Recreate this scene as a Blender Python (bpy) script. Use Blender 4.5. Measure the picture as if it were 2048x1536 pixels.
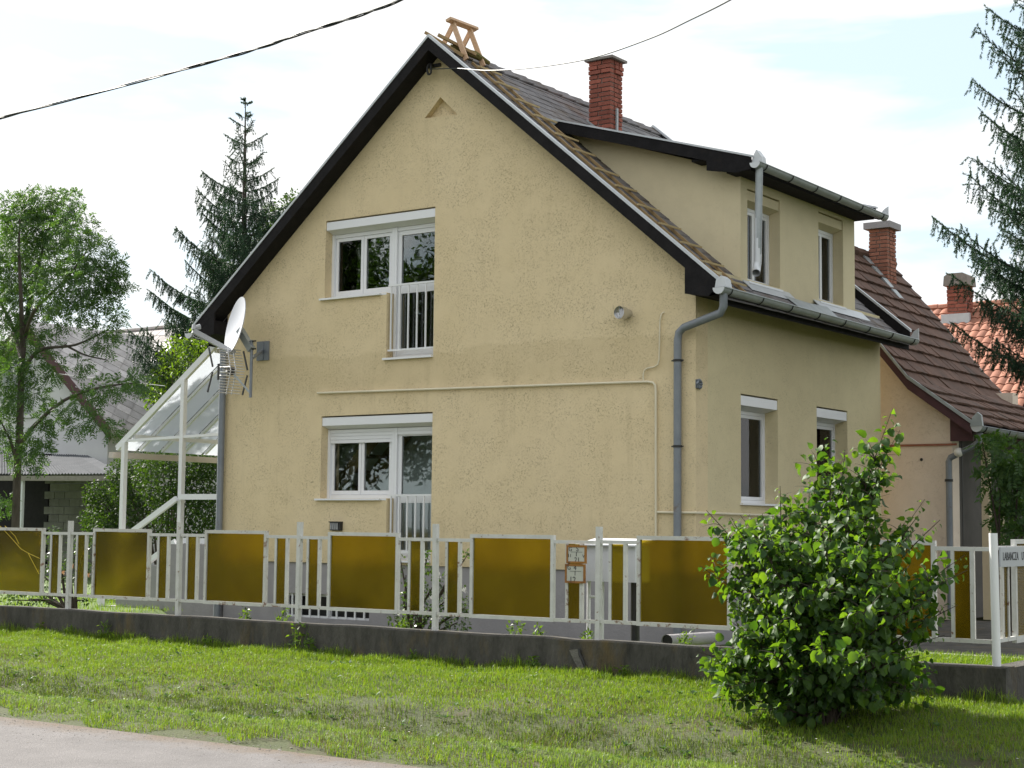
import bpy, bmesh, math, random
import numpy as np
from mathutils import Vector, Matrix
from mathutils.geometry import tessellate_polygon
random.seed(7); RNG = np.random.default_rng(7)
S = bpy.context.scene
for _o in list(bpy.data.objects): bpy.data.objects.remove(_o)
COL = S.collection
R = math.radians

# ------------------------------------------------------------------ camera
FPX, PIT, ROL, YAW = 3247.5, 0.0876, 0.0101, -0.6205          # focal length for a 2048 px wide frame, pitch, roll, yaw
CAM = np.array([10.179, -18.309, 1.70])
_f = np.array([math.sin(YAW)*math.cos(PIT), math.cos(YAW)*math.cos(PIT), math.sin(PIT)])
_r0 = np.array([math.cos(YAW), -math.sin(YAW), 0.0]); _u0 = np.cross(_r0, _f)
_r = math.cos(ROL)*_r0+math.sin(ROL)*_u0; _u = -math.sin(ROL)*_r0+math.cos(ROL)*_u0
cd = bpy.data.cameras.new('camera'); cam = bpy.data.objects.new('camera', cd); COL.objects.link(cam)
cd.sensor_width = 36; cd.lens = 36*FPX/2048; cd.clip_start = 0.1; cd.clip_end = 3000
_m = Matrix.Identity(4)
for i in range(3):
    _m[i][0] = _r[i]; _m[i][1] = _u[i]; _m[i][2] = -_f[i]; _m[i][3] = CAM[i]
cam.matrix_world = _m
S.camera = cam

# ------------------------------------------------------------------ sky, sun, exposure
SUN_DIR = Vector((-0.80, 0.11, 0.585)).normalized()            # towards the sun: from the left, a little behind the house
EL = math.asin(SUN_DIR.z)
W = bpy.data.worlds.new("World"); S.world = W; W.use_nodes = True
nt = W.node_tree; nt.nodes.clear()
def N(t, nt_, **kw):
    n = nt_.nodes.new(t)
    for k, v in kw.items(): setattr(n, k, v)
    return n
sky = N('ShaderNodeTexSky', nt, sky_type='NISHITA', sun_disc=False)
sky.sun_elevation = EL; sky.sun_rotation = math.atan2(SUN_DIR.x, SUN_DIR.y); sky.air_density = 1.0; sky.dust_density = 1.5
tc = N('ShaderNodeTexCoord', nt)
mp = N('ShaderNodeMapping', nt); mp.inputs['Scale'].default_value = (1.0, 1.0, 3.6)
n1 = N('ShaderNodeTexNoise', nt); n1.inputs['Scale'].default_value = 3.3; n1.inputs['Detail'].default_value = 9; n1.inputs['Roughness'].default_value = 0.52
n1.inputs['Distortion'].default_value = 0.35
mp.inputs['Location'].default_value = (0.35, 0.2, 0.0)
cr = N('ShaderNodeValToRGB', nt); cr.color_ramp.elements[0].position = 0.40; cr.color_ramp.elements[1].position = 0.50
mx = N('ShaderNodeMixRGB', nt); mx.inputs['Color2'].default_value = (7.0, 7.0, 7.0, 1)
bg = N('ShaderNodeBackground', nt); bg.inputs['Strength'].default_value = 0.073
out = N('ShaderNodeOutputWorld', nt)
L = nt.links.new
thin = N('ShaderNodeMixRGB', nt); thin.inputs['Fac'].default_value = 0.70; thin.inputs['Color2'].default_value = (5.7, 6.8, 7.4, 1)
L(tc.outputs['Generated'], mp.inputs['Vector']); L(mp.outputs[0], n1.inputs['Vector']); L(n1.outputs['Fac'], cr.inputs[0])
L(sky.outputs[0], thin.inputs['Color1']); L(cr.outputs[0], mx.inputs['Fac']); L(thin.outputs[0], mx.inputs['Color1']); L(mx.outputs[0], bg.inputs['Color']); L(bg.outputs[0], out.inputs[0])
sl = bpy.data.lights.new('sun', 'SUN'); sl.energy = 4.8; sl.angle = R(0.55); sl.color = (1.0, 0.95, 0.86)
so = bpy.data.objects.new('sun', sl); COL.objects.link(so); so.rotation_euler = SUN_DIR.to_track_quat('Z', 'Y').to_euler(); so.location = (-30, 10, 40)
S.view_settings.view_transform = 'Standard'; S.view_settings.look = 'None'; S.view_settings.gamma = 1
S.view_settings.exposure = 1.20
try: S.view_settings.use_curve_mapping = False
except Exception: pass
S.render.engine = 'CYCLES'
S.cycles.use_denoising = True
S.cycles.max_bounces = 8; S.cycles.transparent_max_bounces = 16; S.cycles.caustics_refractive = False; S.cycles.caustics_reflective = False

# ------------------------------------------------------------------ measuring helpers (photo position -> point on a known plane of the place)
def ray(x, y): return _f*FPX+_r*(x-1024)+_u*(768-y)
def onp(x, y, ax, v):
    d = ray(x, y); return CAM+(v-CAM[ax])/d[ax]*d
def PY(x, y, v=0.0): return onp(x, y, 1, v)
def PX(x, y, v=0.0): return onp(x, y, 0, v)
RK, RZ, RX = 0.861, 8.70, -4.256                                # roof slope, ridge height (slate face), ridge x
def zroof(x): return RZ-RK*abs(x-RX)
def zbarge(x): return 8.785-.836*abs(x-RX)                        # top of the barge boards, which stand proud of the slates
def onroof(x, y, off=0.0):
    d = ray(x, y); n = np.array([RK, 0, 1]); D = RZ+RK*RX+off
    return CAM+(D-n@CAM)/(n@d)*d

# ------------------------------------------------------------------ mesh helpers
def rootloc(p):
    v = Vector((0, 0, 0))
    while p is not None: v += p.location; p = p.parent
    return v
def newobj(name, me, parent=None, loc=(0, 0, 0)):
    o = bpy.data.objects.new(name, me); COL.objects.link(o)
    if parent is not None: o.parent = parent
    o.location = loc
    return o
def tag(o, label=None, cat=None, group=None, kind=None):
    if label: o['label'] = label
    if cat: o['category'] = cat
    if group: o['group'] = group
    if kind: o['kind'] = kind
    return o
def thing(name, label, cat, loc=(0, 0, 0), group=None):
    return tag(newobj(name, None, None, loc), label, cat, group)
class MB:
    def __init__(s): s.v = []; s.f = []
    def add(s, vs, fs):
        b = len(s.v); s.v += [tuple(float(c) for c in p) for p in vs]; s.f += [tuple(i+b for i in f) for f in fs]; return s
    def box(s, a, b):
        x0, y0, z0 = [min(p, q) for p, q in zip(a, b)]; x1, y1, z1 = [max(p, q) for p, q in zip(a, b)]
        return s.add([(x0,y0,z0),(x1,y0,z0),(x1,y1,z0),(x0,y1,z0),(x0,y0,z1),(x1,y0,z1),(x1,y1,z1),(x0,y1,z1)],
                     [(0,3,2,1),(4,5,6,7),(0,1,5,4),(1,2,6,5),(2,3,7,6),(3,0,4,7)])
    def bar(s, p, q, w, h, up=(0, 0, 1)):
        p = Vector(p); q = Vector(q); d = (q-p).normalized(); u = Vector(up); sd = d.cross(u)
        if sd.length < 1e-4: sd = d.cross(Vector((0, 1, 0)))
        sd.normalize(); u = sd.cross(d).normalized()
        vs = [c+sd*(w/2*a)+u*(h/2*b) for c in (p, q) for a, b in ((-1,-1),(1,-1),(1,1),(-1,1))]
        return s.add(vs, [(0,1,2,3),(7,6,5,4),(0,4,5,1),(1,5,6,2),(2,6,7,3),(3,7,4,0)])
    def tube(s, pts, r, n=10, caps=True):
        pts = [Vector(p) for p in pts]; rs = r if isinstance(r, (list, tuple)) else [r]*len(pts); rings = []
        ref = None
        for i, p in enumerate(pts):
            d = (pts[min(i+1, len(pts)-1)]-pts[max(i-1, 0)]).normalized()
            if ref is None: ref = Vector((0, 0, 1)) if abs(d.z) < .9 else Vector((1, 0, 0))
            a = d.cross(ref).normalized(); ref = a.cross(d).normalized(); b = ref
            rings.append([p+(a*math.cos(2*math.pi*k/n)+b*math.sin(2*math.pi*k/n))*rs[i] for k in range(n)])
        vs = [v for g in rings for v in g]; fs = []
        for i in range(len(pts)-1):
            for k in range(n):
                k2 = (k+1) % n; fs.append((i*n+k, i*n+k2, (i+1)*n+k2, (i+1)*n+k))
        if caps: fs += [tuple(range(n))[::-1], tuple(range((len(pts)-1)*n, len(pts)*n))]
        return s.add(vs, fs)
    def prism(s, loop, d):
        """closed loop of 3-D points pushed along vector d"""
        n = len(loop); d = Vector(d); a = [Vector(p) for p in loop]; b = [p+d for p in a]
        return s.add(a+b, [tuple(range(n)), tuple(range(2*n-1, n-1, -1))]+[(i, i+n, (i+1) % n+n, (i+1) % n) for i in range(n)])
    def build(s, name, mat, parent=None, smooth=False):
        o = rootloc(parent) if parent is not None else Vector((0, 0, 0))
        me = bpy.data.meshes.new(name); me.from_pydata([(x-o.x, y-o.y, z-o.z) for x, y, z in s.v], [], s.f)
        me.materials.append(mat); me.update()
        bm = bmesh.new(); bm.from_mesh(me); bmesh.ops.recalc_face_normals(bm, faces=bm.faces)
        if smooth:
            for f in bm.faces: f.smooth = True
            for e in bm.edges:
                if len(e.link_faces) == 2 and e.calc_face_angle(0) > R(40): e.smooth = False
        bm.to_mesh(me); bm.free()
        return newobj(name, me, parent)
def np_mesh(name, V, F, mat, parent=None, smooth=True):
    """V (n,3) world, F (m,k) index array"""
    o = rootloc(parent) if parent is not None else Vector((0, 0, 0))
    V = np.asarray(V, dtype=np.float64)-np.array(o)
    me = bpy.data.meshes.new(name); n, (m, k) = len(V), F.shape
    me.vertices.add(n); me.vertices.foreach_set('co', V.astype(np.float32).ravel())
    me.loops.add(m*k); me.loops.foreach_set('vertex_index', F.astype(np.int32).ravel())
    me.polygons.add(m); me.polygons.foreach_set('loop_start', np.arange(0, m*k, k, dtype=np.int32)); me.polygons.foreach_set('loop_total', np.full(m, k, dtype=np.int32))
    me.polygons.foreach_set('use_smooth', np.full(m, smooth, dtype=bool))
    me.materials.append(mat); me.update(calc_edges=True)
    return newobj(name, me, parent)
def holed(loop, holes, to3, thick, back=True):
    """wall from a 2-D loop with openings: front face, reveals, back face. to3(u, v, d): d = depth into the wall"""
    m = MB(); loops = [loop]+holes
    vec = [[Vector((u, v, 0)) for u, v in l] for l in loops]
    tris = tessellate_polygon(vec); flat = [p for l in loops for p in l]; n = len(flat)
    m.add([to3(u, v, 0) for u, v in flat], [tuple(t) for t in tris])
    if back: m.add([to3(u, v, thick) for u, v in flat], [tuple(reversed(t)) for t in tris])
    for l in loops:
        k = len(l); m.add([to3(u, v, 0) for u, v in l]+[to3(u, v, thick) for u, v in l], [(i, (i+1) % k, (i+1) % k+k, i+k) for i in range(k)])
    return m
def wbuild(m, name, mat, parent):
    o = rootloc(parent); me = bpy.data.meshes.new(name)
    me.from_pydata([(x-o.x, y-o.y, z-o.z) for x, y, z in m.v], [], m.f); me.materials.append(mat)
    bm = bmesh.new(); bm.from_mesh(me); bmesh.ops.remove_doubles(bm, verts=bm.verts, dist=1e-5); bmesh.ops.recalc_face_normals(bm, faces=bm.faces); bm.to_mesh(me); bm.free()
    return newobj(name, me, parent)
def inst(name, me, parent, M):
    """copy sharing mesh data, placed by a world matrix"""
    o = bpy.data.objects.new(name, me); COL.objects.link(o); o.parent = parent
    T = Matrix.Translation(-rootloc(parent))
    o.matrix_basis = T @ M
    return o
def mesh_of(m, mat, name):
    me = bpy.data.meshes.new(name); me.from_pydata(m.v, [], m.f); me.materials.append(mat)
    bm = bmesh.new(); bm.from_mesh(me); bmesh.ops.recalc_face_normals(bm, faces=bm.faces); bm.to_mesh(me); bm.free(); return me
def smoothpts(P, n=6):
    """Catmull-Rom through P"""
    P = [np.array(p, float) for p in P]; Q = [2*P[0]-P[1]]+P+[2*P[-1]-P[-2]]; o = []
    for i in range(1, len(Q)-2):
        for t in np.linspace(0, 1, n, endpoint=False):
            a, b, c, d = Q[i-1], Q[i], Q[i+1], Q[i+2]
            o.append(.5*((2*b)+(-a+c)*t+(2*a-5*b+4*c-d)*t*t+(-a+3*b-3*c+d)*t**3))
    return o+[P[-1]]

# ------------------------------------------------------------------ materials
def mat(name, c1, c2=None, scale=4.0, rough=0.6, bump=0.0, bscale=40.0, metal=0.0, stretch=(1, 1, 1), vary=0.0, c3=None, s3=1.0, t3=(0.55, 0.65), spec=0.5, detail=6):
    m = bpy.data.materials.new(name); m.use_nodes = True; t = m.node_tree; b = t.nodes['Principled BSDF']; l = t.links.new
    b.inputs['Roughness'].default_value = rough; b.inputs['Metallic'].default_value = metal; b.inputs['Specular IOR Level'].default_value = spec
    g = N('ShaderNodeNewGeometry', t); mpn = N('ShaderNodeMapping', t); mpn.inputs['Scale'].default_value = stretch; l(g.outputs['Position'], mpn.inputs['Vector'])
    c2 = c2 or c1
    nz = N('ShaderNodeTexNoise', t); nz.inputs['Scale'].default_value = scale; nz.inputs['Detail'].default_value = detail; nz.inputs['Roughness'].default_value = 0.65; l(mpn.outputs[0], nz.inputs['Vector'])
    rp = N('ShaderNodeMapRange', t); rp.inputs['From Min'].default_value = .3; rp.inputs['From Max'].default_value = .7; l(nz.outputs['Fac'], rp.inputs['Value'])
    mxn = N('ShaderNodeMixRGB', t); mxn.inputs['Color1'].default_value = (*c1, 1); mxn.inputs['Color2'].default_value = (*c2, 1); l(rp.outputs[0], mxn.inputs['Fac']); colr = mxn.outputs[0]
    if c3:
        nz3 = N('ShaderNodeTexNoise', t); nz3.inputs['Scale'].default_value = s3; nz3.inputs['Detail'].default_value = 8; nz3.inputs['Roughness'].default_value = 0.7; l(mpn.outputs[0], nz3.inputs['Vector'])
        r3 = N('ShaderNodeMapRange', t); r3.inputs['From Min'].default_value = t3[0]; r3.inputs['From Max'].default_value = t3[1]; l(nz3.outputs['Fac'], r3.inputs['Value'])
        m3 = N('ShaderNodeMixRGB', t); m3.inputs['Color2'].default_value = (*c3, 1); l(r3.outputs[0], m3.inputs['Fac']); l(colr, m3.inputs['Color1']); colr = m3.outputs[0]
    if vary:
        oi = N('ShaderNodeObjectInfo', t); hs = N('ShaderNodeHueSaturation', t); mr = N('ShaderNodeMapRange', t)
        mr.inputs['To Min'].default_value = 1-vary; mr.inputs['To Max'].default_value = 1+vary; l(oi.outputs['Random'], mr.inputs['Value']); l(mr.outputs[0], hs.inputs['Value']); l(colr, hs.inputs['Color']); colr = hs.outputs[0]
    l(colr, b.inputs['Base Color'])
    if bump:
        nb = N('ShaderNodeTexNoise', t); nb.inputs['Scale'].default_value = bscale; nb.inputs['Detail'].default_value = 4; l(mpn.outputs[0], nb.inputs['Vector'])
        bp = N('ShaderNodeBump', t); bp.inputs['Strength'].default_value = bump; bp.inputs['Distance'].default_value = 0.02; l(nb.outputs['Fac'], bp.inputs['Height']); l(bp.outputs[0], b.inputs['Normal'])
    return m
def stucco(name, base, warm, scratch=0.55, dens=0.54, weather=False):
    """scratched render: pale ochre with worm-like drag marks and faint damp patches"""
    m = bpy.data.materials.new(name); m.use_nodes = True; t = m.node_tree; b = t.nodes['Principled BSDF']; l = t.links.new; b.inputs['Roughness'].default_value = .92; b.inputs['Specular IOR Level'].default_value = .2
    g = N('ShaderNodeNewGeometry', t); pos = g.outputs['Position']
    def noise(s, d=5, r=.6, dist=0, vec=None):
        n = N('ShaderNodeTexNoise', t); n.inputs['Scale'].default_value = s; n.inputs['Detail'].default_value = d; n.inputs['Roughness'].default_value = r; n.inputs['Distortion'].default_value = dist; l(vec or pos, n.inputs['Vector']); return n.outputs['Fac']
    def rng(v, a, c, lo=0, hi=1):
        n = N('ShaderNodeMapRange', t); n.inputs['From Min'].default_value = a; n.inputs['From Max'].default_value = c; n.inputs['To Min'].default_value = lo; n.inputs['To Max'].default_value = hi; l(v, n.inputs['Value']); return n.outputs[0]
    def math_(op, a, c=None):
        n = N('ShaderNodeMath', t, operation=op)
        for i, v in enumerate((a, c)):
            if v is None: continue
            if isinstance(v, (int, float)): n.inputs[i].default_value = v
            else: l(v, n.inputs[i])
        return n.outputs[0]
    def mix(f, a, c):
        n = N('ShaderNodeMixRGB', t)
        l(f, n.inputs['Fac'])
        for k, v in (('Color1', a), ('Color2', c)):
            if isinstance(v, tuple): n.inputs[k].default_value = (*v, 1)
            else: l(v, n.inputs[k])
        return n.outputs[0]
    c = mix(rng(noise(.9, 6, .6), .35, .65), base, warm)
    c = mix(math_('MULTIPLY', rng(noise(3.5, 8, .7), .45, .75), .35), c, tuple(x*.82 for x in base))
    # drag marks, the shade in their grooves put into the colour: thin ridges of a distorted noise, only where a coarser noise lets them be
    mps = N('ShaderNodeMapping', t); mps.inputs['Scale'].default_value = (1, 1, 1.5); l(pos, mps.inputs['Vector'])
    rid = math_('ABSOLUTE', math_('SUBTRACT', noise(13, 3, .6, 1.8, mps.outputs[0]), .5))
    line = math_('SUBTRACT', 1.0, rng(rid, 0.006, .026))
    where = math_('MULTIPLY', rng(noise(2.2, 3), .36, .62), rng(noise(34, 2), dens-.06, dens+.05))
    mk = math_('MULTIPLY', line, where)
    c = mix(math_('MULTIPLY', mk, scratch), c, tuple(x*.36 for x in base))
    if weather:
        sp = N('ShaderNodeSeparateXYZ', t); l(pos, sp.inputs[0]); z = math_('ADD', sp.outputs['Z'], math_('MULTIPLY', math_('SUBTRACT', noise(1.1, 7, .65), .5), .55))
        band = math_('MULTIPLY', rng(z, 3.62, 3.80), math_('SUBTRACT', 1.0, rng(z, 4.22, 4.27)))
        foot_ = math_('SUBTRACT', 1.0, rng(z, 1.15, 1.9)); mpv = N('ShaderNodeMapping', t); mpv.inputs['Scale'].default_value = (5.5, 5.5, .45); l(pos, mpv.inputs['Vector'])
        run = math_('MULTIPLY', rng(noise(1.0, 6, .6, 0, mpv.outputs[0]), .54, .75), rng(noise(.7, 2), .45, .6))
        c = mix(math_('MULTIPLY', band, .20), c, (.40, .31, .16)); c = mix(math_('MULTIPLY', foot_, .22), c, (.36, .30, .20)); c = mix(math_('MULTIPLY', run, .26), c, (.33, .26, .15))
    l(c, b.inputs['Base Color'])
    h = math_('ADD', math_('MULTIPLY', noise(60, 4), .5), math_('MULTIPLY', mk, -1.2)); h = math_('ADD', h, math_('MULTIPLY', noise(14, 3), .5))
    bp = N('ShaderNodeBump', t); bp.inputs['Strength'].default_value = .5; bp.inputs['Distance'].default_value = .012; l(h, bp.inputs['Height']); l(bp.outputs[0], b.inputs['Normal'])
    return m
def leafmat(name, c1, c2, trans=0.45, rough=.45, tcol=None, vary=.35):
    m = bpy.data.materials.new(name); m.use_nodes = True; t = m.node_tree; b = t.nodes['Principled BSDF']; l = t.links.new; b.inputs['Roughness'].default_value = rough; b.inputs['Specular IOR Level'].default_value = .4
    g = N('ShaderNodeNewGeometry', t); oi = N('ShaderNodeObjectInfo', t); ad = N('ShaderNodeMath', t, operation='ADD'); fr = N('ShaderNodeMath', t, operation='FRACT')
    l(g.outputs['Random Per Island'], ad.inputs[0]); l(oi.outputs['Random'], ad.inputs[1]); l(ad.outputs[0], fr.inputs[0])
    mixc = N('ShaderNodeMixRGB', t); mixc.inputs['Color1'].default_value = (*c1, 1); mixc.inputs['Color2'].default_value = (*c2, 1); l(fr.outputs[0], mixc.inputs['Fac']); l(mixc.outputs[0], b.inputs['Base Color'])
    tr = N('ShaderNodeBsdfTranslucent', t); hs = N('ShaderNodeMixRGB', t, blend_type='MULTIPLY'); hs.inputs['Fac'].default_value = 1; hs.inputs['Color2'].default_value = (*(tcol or (2.2, 2.0, .6)), 1); l(mixc.outputs[0], hs.inputs['Color1']); l(hs.outputs[0], tr.inputs['Color'])
    ms = N('ShaderNodeMixShader', t); ms.inputs['Fac'].default_value = trans; l(b.outputs[0], ms.inputs[1]); l(tr.outputs[0], ms.inputs[2]); l(ms.outputs[0], t.nodes['Material Output'].inputs[0])
    return m
def glassmat(name, tint=(.9, .95, .95)):
    m = bpy.data.materials.new(name); m.use_nodes = True; t = m.node_tree; t.nodes.remove(t.nodes['Principled BSDF']); l = t.links.new
    tr = N('ShaderNodeBsdfTransparent', t); tr.inputs[0].default_value = (*tint, 1); gl = N('ShaderNodeBsdfGlossy', t); gl.inputs['Roughness'].default_value = .01; fr = N('ShaderNodeFresnel', t); fr.inputs['IOR'].default_value = 1.5
    g = N('ShaderNodeNewGeometry', t); nz = N('ShaderNodeTexNoise', t); nz.inputs['Scale'].default_value = 1.6; l(g.outputs['Position'], nz.inputs['Vector']); bp = N('ShaderNodeBump', t); bp.inputs['Strength'].default_value = .025; bp.inputs['Distance'].default_value = .05; l(nz.outputs['Fac'], bp.inputs['Height']); l(bp.outputs[0], gl.inputs['Normal'])
    ms = N('ShaderNodeMixShader', t); l(fr.outputs[0], ms.inputs['Fac']); l(tr.outputs[0], ms.inputs[1]); l(gl.outputs[0], ms.inputs[2]); l(ms.outputs[0], t.nodes['Material Output'].inputs[0])
    return m
def ambermat():
    """ribbed amber fibreglass sheet: light comes through it, blurred"""
    m = bpy.data.materials.new('amber_fibreglass'); m.use_nodes = True; t = m.node_tree; b = t.nodes['Principled BSDF']; l = t.links.new
    g = N('ShaderNodeNewGeometry', t); nz = N('ShaderNodeTexNoise', t); nz.inputs['Scale'].default_value = 2.0; nz.inputs['Detail'].default_value = 6; l(g.outputs['Position'], nz.inputs['Vector'])
    mc = N('ShaderNodeMixRGB', t); mc.inputs['Color1'].default_value = (.47, .335, .016, 1); mc.inputs['Color2'].default_value = (.36, .25, .012, 1); rgn = N('ShaderNodeMapRange', t); rgn.inputs['From Min'].default_value = .35; rgn.inputs['From Max'].default_value = .68; l(nz.outputs['Fac'], rgn.inputs['Value']); l(rgn.outputs[0], mc.inputs['Fac'])
    oi = N('ShaderNodeObjectInfo', t); hv = N('ShaderNodeHueSaturation', t); mv = N('ShaderNodeMapRange', t); mv.inputs['To Min'].default_value = .88; mv.inputs['To Max'].default_value = 1.15; l(oi.outputs['Random'], mv.inputs['Value']); l(mv.outputs[0], hv.inputs['Value']); l(mc.outputs[0], hv.inputs['Color']); l(hv.outputs[0], b.inputs['Base Color'])
    b.inputs['Transmission Weight'].default_value = .94; b.inputs['Roughness'].default_value = .22; b.inputs['IOR'].default_value = 1.16
    wv = N('ShaderNodeTexWave', t, bands_direction='Z'); wv.inputs['Scale'].default_value = 22; wv.inputs['Distortion'].default_value = .3; l(g.outputs['Position'], wv.inputs['Vector'])
    bp = N('ShaderNodeBump', t); bp.inputs['Strength'].default_value = .35; bp.inputs['Distance'].default_value = .006; l(wv.outputs['Fac'], bp.inputs['Height']); l(bp.outputs[0], b.inputs['Normal'])
    return m
M = {}
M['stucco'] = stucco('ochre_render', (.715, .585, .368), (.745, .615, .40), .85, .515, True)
M['stucco_plain'] = stucco('ochre_side_render', (.66, .57, .365), (.69, .60, .385), .55, .535)
M['dormer_render'] = stucco('cream_render', (.70, .61, .41), (.72, .63, .425), .12, .62)
M['pink_render'] = stucco('pink_render', (.80, .69, .58), (.72, .61, .51), .3)
M['plinth'] = mat('grey_plinth', (.27, .26, .27), (.33, .315, .325), 3, .9, .25, 30)
M['concrete'] = mat('old_concrete', (.026, .025, .021), (.095, .088, .078), 3.2, .95, .8, 26, c3=(.12, .085, .035), s3=1.5, t3=(.54, .76), stretch=(1.8, 1, .6))
M['concrete_mid'] = mat('broken_concrete', (.10, .095, .085), (.16, .15, .135), 9, .95, .8, 40)
M['concrete_top'] = mat('pale_concrete', (.30, .28, .26), (.22, .21, .19), 5, .95, .3, 40)
M['paint'] = mat('white_paint_rusty', (.50, .50, .48), (.62, .62, .60), 6, .55, .15, 60, c3=(.17, .085, .045), s3=13, t3=(.61, .68))
M['paint_rust'] = mat('white_paint_very_rusty', (.48, .47, .44), (.60, .60, .57), 6, .6, .2, 60, c3=(.19, .10, .06), s3=12, t3=(.56, .65))
M['paint_clean'] = mat('white_enamel', (.74, .75, .77), (.78, .79, .8), 3, .4)
M['pvc'] = mat('white_pvc', (.78, .79, .82), (.80, .81, .84), 2, .35)
M['pvc_grey'] = mat('plate_enamel', (.40, .42, .45), None, 2, .4)
M['amber_flower'] = None; M['glass'] = glassmat('window_glass'); M['amber'] = ambermat()
M['dark_wood'] = mat('black_stained_wood', (.010, .0095, .0105), (.019, .0175, .019), 6, .8, .3, 50, stretch=(1, 1, 1), spec=.15, c3=(.022, .018, .016), s3=5, t3=(.55, .75))
M['zinc'] = mat('galvanised_steel', (.30, .33, .34), (.40, .43, .44), 6, .5, .06, 30, metal=.35, c3=(.20, .15, .12), s3=2.5, t3=(.62, .74))
M['zinc_new'] = mat('bright_zinc', (.55, .57, .59), (.62, .64, .66), 6, .42, metal=.3)
M['zinc_pipe'] = mat('blue_grey_zinc_pipe', (.17, .19, .22), (.22, .24, .265), 5, .5, .1, 30, metal=.2, c3=(.15, .11, .09), s3=3, t3=(.6, .72))
M['trim'] = mat('pale_metal_trim', (.50, .53, .56), (.58, .60, .63), 6, .45, metal=.2)
M['iron'] = mat('black_iron', (.02, .02, .02), None, 4, .6)
M['slate'] = mat('grey_fibre_slate', (.125, .118, .122), (.185, .175, .18), 7, .85, .3, 40, vary=.16, c3=(.105, .08, .06), s3=2.2, t3=(.50, .66))
M['slate_pale'] = mat('pale_fibre_slate', (.40, .375, .375), (.52, .495, .49), 5, .85, .2, 30, vary=.28, c3=(.30, .275, .26), s3=1.2, t3=(.5, .7))
M['wood_new'] = mat('raw_pine', (.52, .33, .20), (.62, .42, .27), 8, .7, .1, 40, stretch=(1, 1, 4))
M['wood_old'] = mat('weathered_batten', (.26, .17, .075), (.36, .25, .12), 9, .8, .2, 40)
M['wood_rung'] = mat('grey_yellow_batten', (.48, .37, .19), (.58, .46, .26), 9, .8, .2, 40)
M['brick'] = mat('red_brick', (.23, .068, .045), (.31, .10, .068), 9, .9, .4, 60, vary=.22)
M['brick_pale'] = mat('orange_brick', (.25, .095, .06), (.33, .14, .09), 9, .9, .4, 60, vary=.2)
M['mortar'] = mat('grey_mortar', (.20, .18, .16), (.27, .25, .23), 8, .95, .3, 60)
M['tile_brown'] = mat('brown_clay_tile', (.080, .042, .028), (.122, .064, .043), 4, .85, .3, 40, vary=.22, c3=(.07, .05, .04), s3=1.4, t3=(.55, .7))
M['tile_orange'] = mat('orange_clay_tile', (.26, .105, .066), (.33, .14, .09), 5, .85, .25, 40, vary=.16)
M['grey_render'] = mat('grey_render', (.55, .55, .57), (.62, .62, .64), 1.4, .9, .2, 30)
M['dark_render'] = mat('shaded_side_render', (.06, .055, .05), (.09, .08, .075), 3, .9)  # shade on the tiled house's side wall, put into the render colour
M['cream_wall'] = mat('cream_wall', (.58, .48, .33), (.62, .52, .36), 2, .9, .2, 30)
M['gutter_pale'] = mat('pale_gutter', (.50, .44, .40), (.56, .50, .46), 4, .5)
M['maroon'] = mat('maroon_board', (.06, .022, .03), (.09, .035, .04), 4, .7)
M['corr'] = mat('fibre_cement_sheet', (.085, .09, .10), (.12, .125, .135), 3, .95, .15, 30, vary=.1, spec=.05)
M['block'] = mat('concrete_block', (.12, .115, .11), (.17, .165, .16), 6, .95, .4, 40, vary=.15)  # darkened: the deep shade under the carport is in the block colour
M['poly'] = None
M['bark'] = mat('grey_bark', (.045, .036, .03), (.085, .07, .058), 12, .95, .7, 30, stretch=(1, 1, .3))
M['twig'] = mat('brown_twig', (.035, .026, .018), (.06, .045, .032), 12, .9)
M['asphalt'] = mat('worn_asphalt', (.105, .098, .098), (.16, .15, .15), 1.7, .95, .5, 90, c3=(.26, .235, .225), s3=70, t3=(.58, .66), detail=9)
def roadmat():
    m = M['asphalt']; t = m.node_tree; b = t.nodes['Principled BSDF']; l = t.links.new; src = b.inputs['Base Color'].links[0].from_socket
    g = N('ShaderNodeNewGeometry', t); sp = N('ShaderNodeSeparateXYZ', t); l(g.outputs['Position'], sp.inputs[0])
    nz = N('ShaderNodeTexNoise', t); nz.inputs['Scale'].default_value = 2.2; nz.inputs['Detail'].default_value = 9; nz.inputs['Roughness'].default_value = .7; l(g.outputs['Position'], nz.inputs['Vector'])
    a = N('ShaderNodeMath', t, operation='MULTIPLY_ADD'); l(nz.outputs['Fac'], a.inputs[0]); a.inputs[1].default_value = 1.1; l(sp.outputs['Y'], a.inputs[2])
    r = N('ShaderNodeMapRange', t); r.inputs['From Min'].default_value = -9.02; r.inputs['From Max'].default_value = -8.60; l(a.outputs[0], r.inputs['Value'])
    mx_ = N('ShaderNodeMixRGB', t); mx_.inputs['Color2'].default_value = (.12, .09, .065, 1); l(r.outputs[0], mx_.inputs['Fac']); l(src, mx_.inputs['Color1']); l(mx_.outputs[0], b.inputs['Base Color'])
roadmat()
M['soil'] = mat('verge_soil', (.040, .055, .014), (.062, .068, .022), 2.0, .95, .6, 40, c3=(.055, .040, .024), s3=1.4, t3=(.54, .66))
M['yard'] = mat('yard_lawn', (.07, .12, .025), (.11, .16, .04), 3, .95, .6, 40)
M['paving'] = mat('pale_paving', (.15, .145, .145), (.20, .195, .195), 3, .9, .2, 30)
M['gravel'] = mat('gravel_stone', (.19, .172, .16), (.34, .31, .29), 9, .9, .3, 40, vary=.3)
M['grass'] = leafmat('grass_blade', (.085, .168, .014), (.200, .272, .028), .40, .5, (1.6, 1.6, .6))
M['grass_ditch'] = leafmat('ditch_blade', (.040, .075, .012), (.095, .125, .024), .35, .55, (1.4, 1.4, .6))
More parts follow.
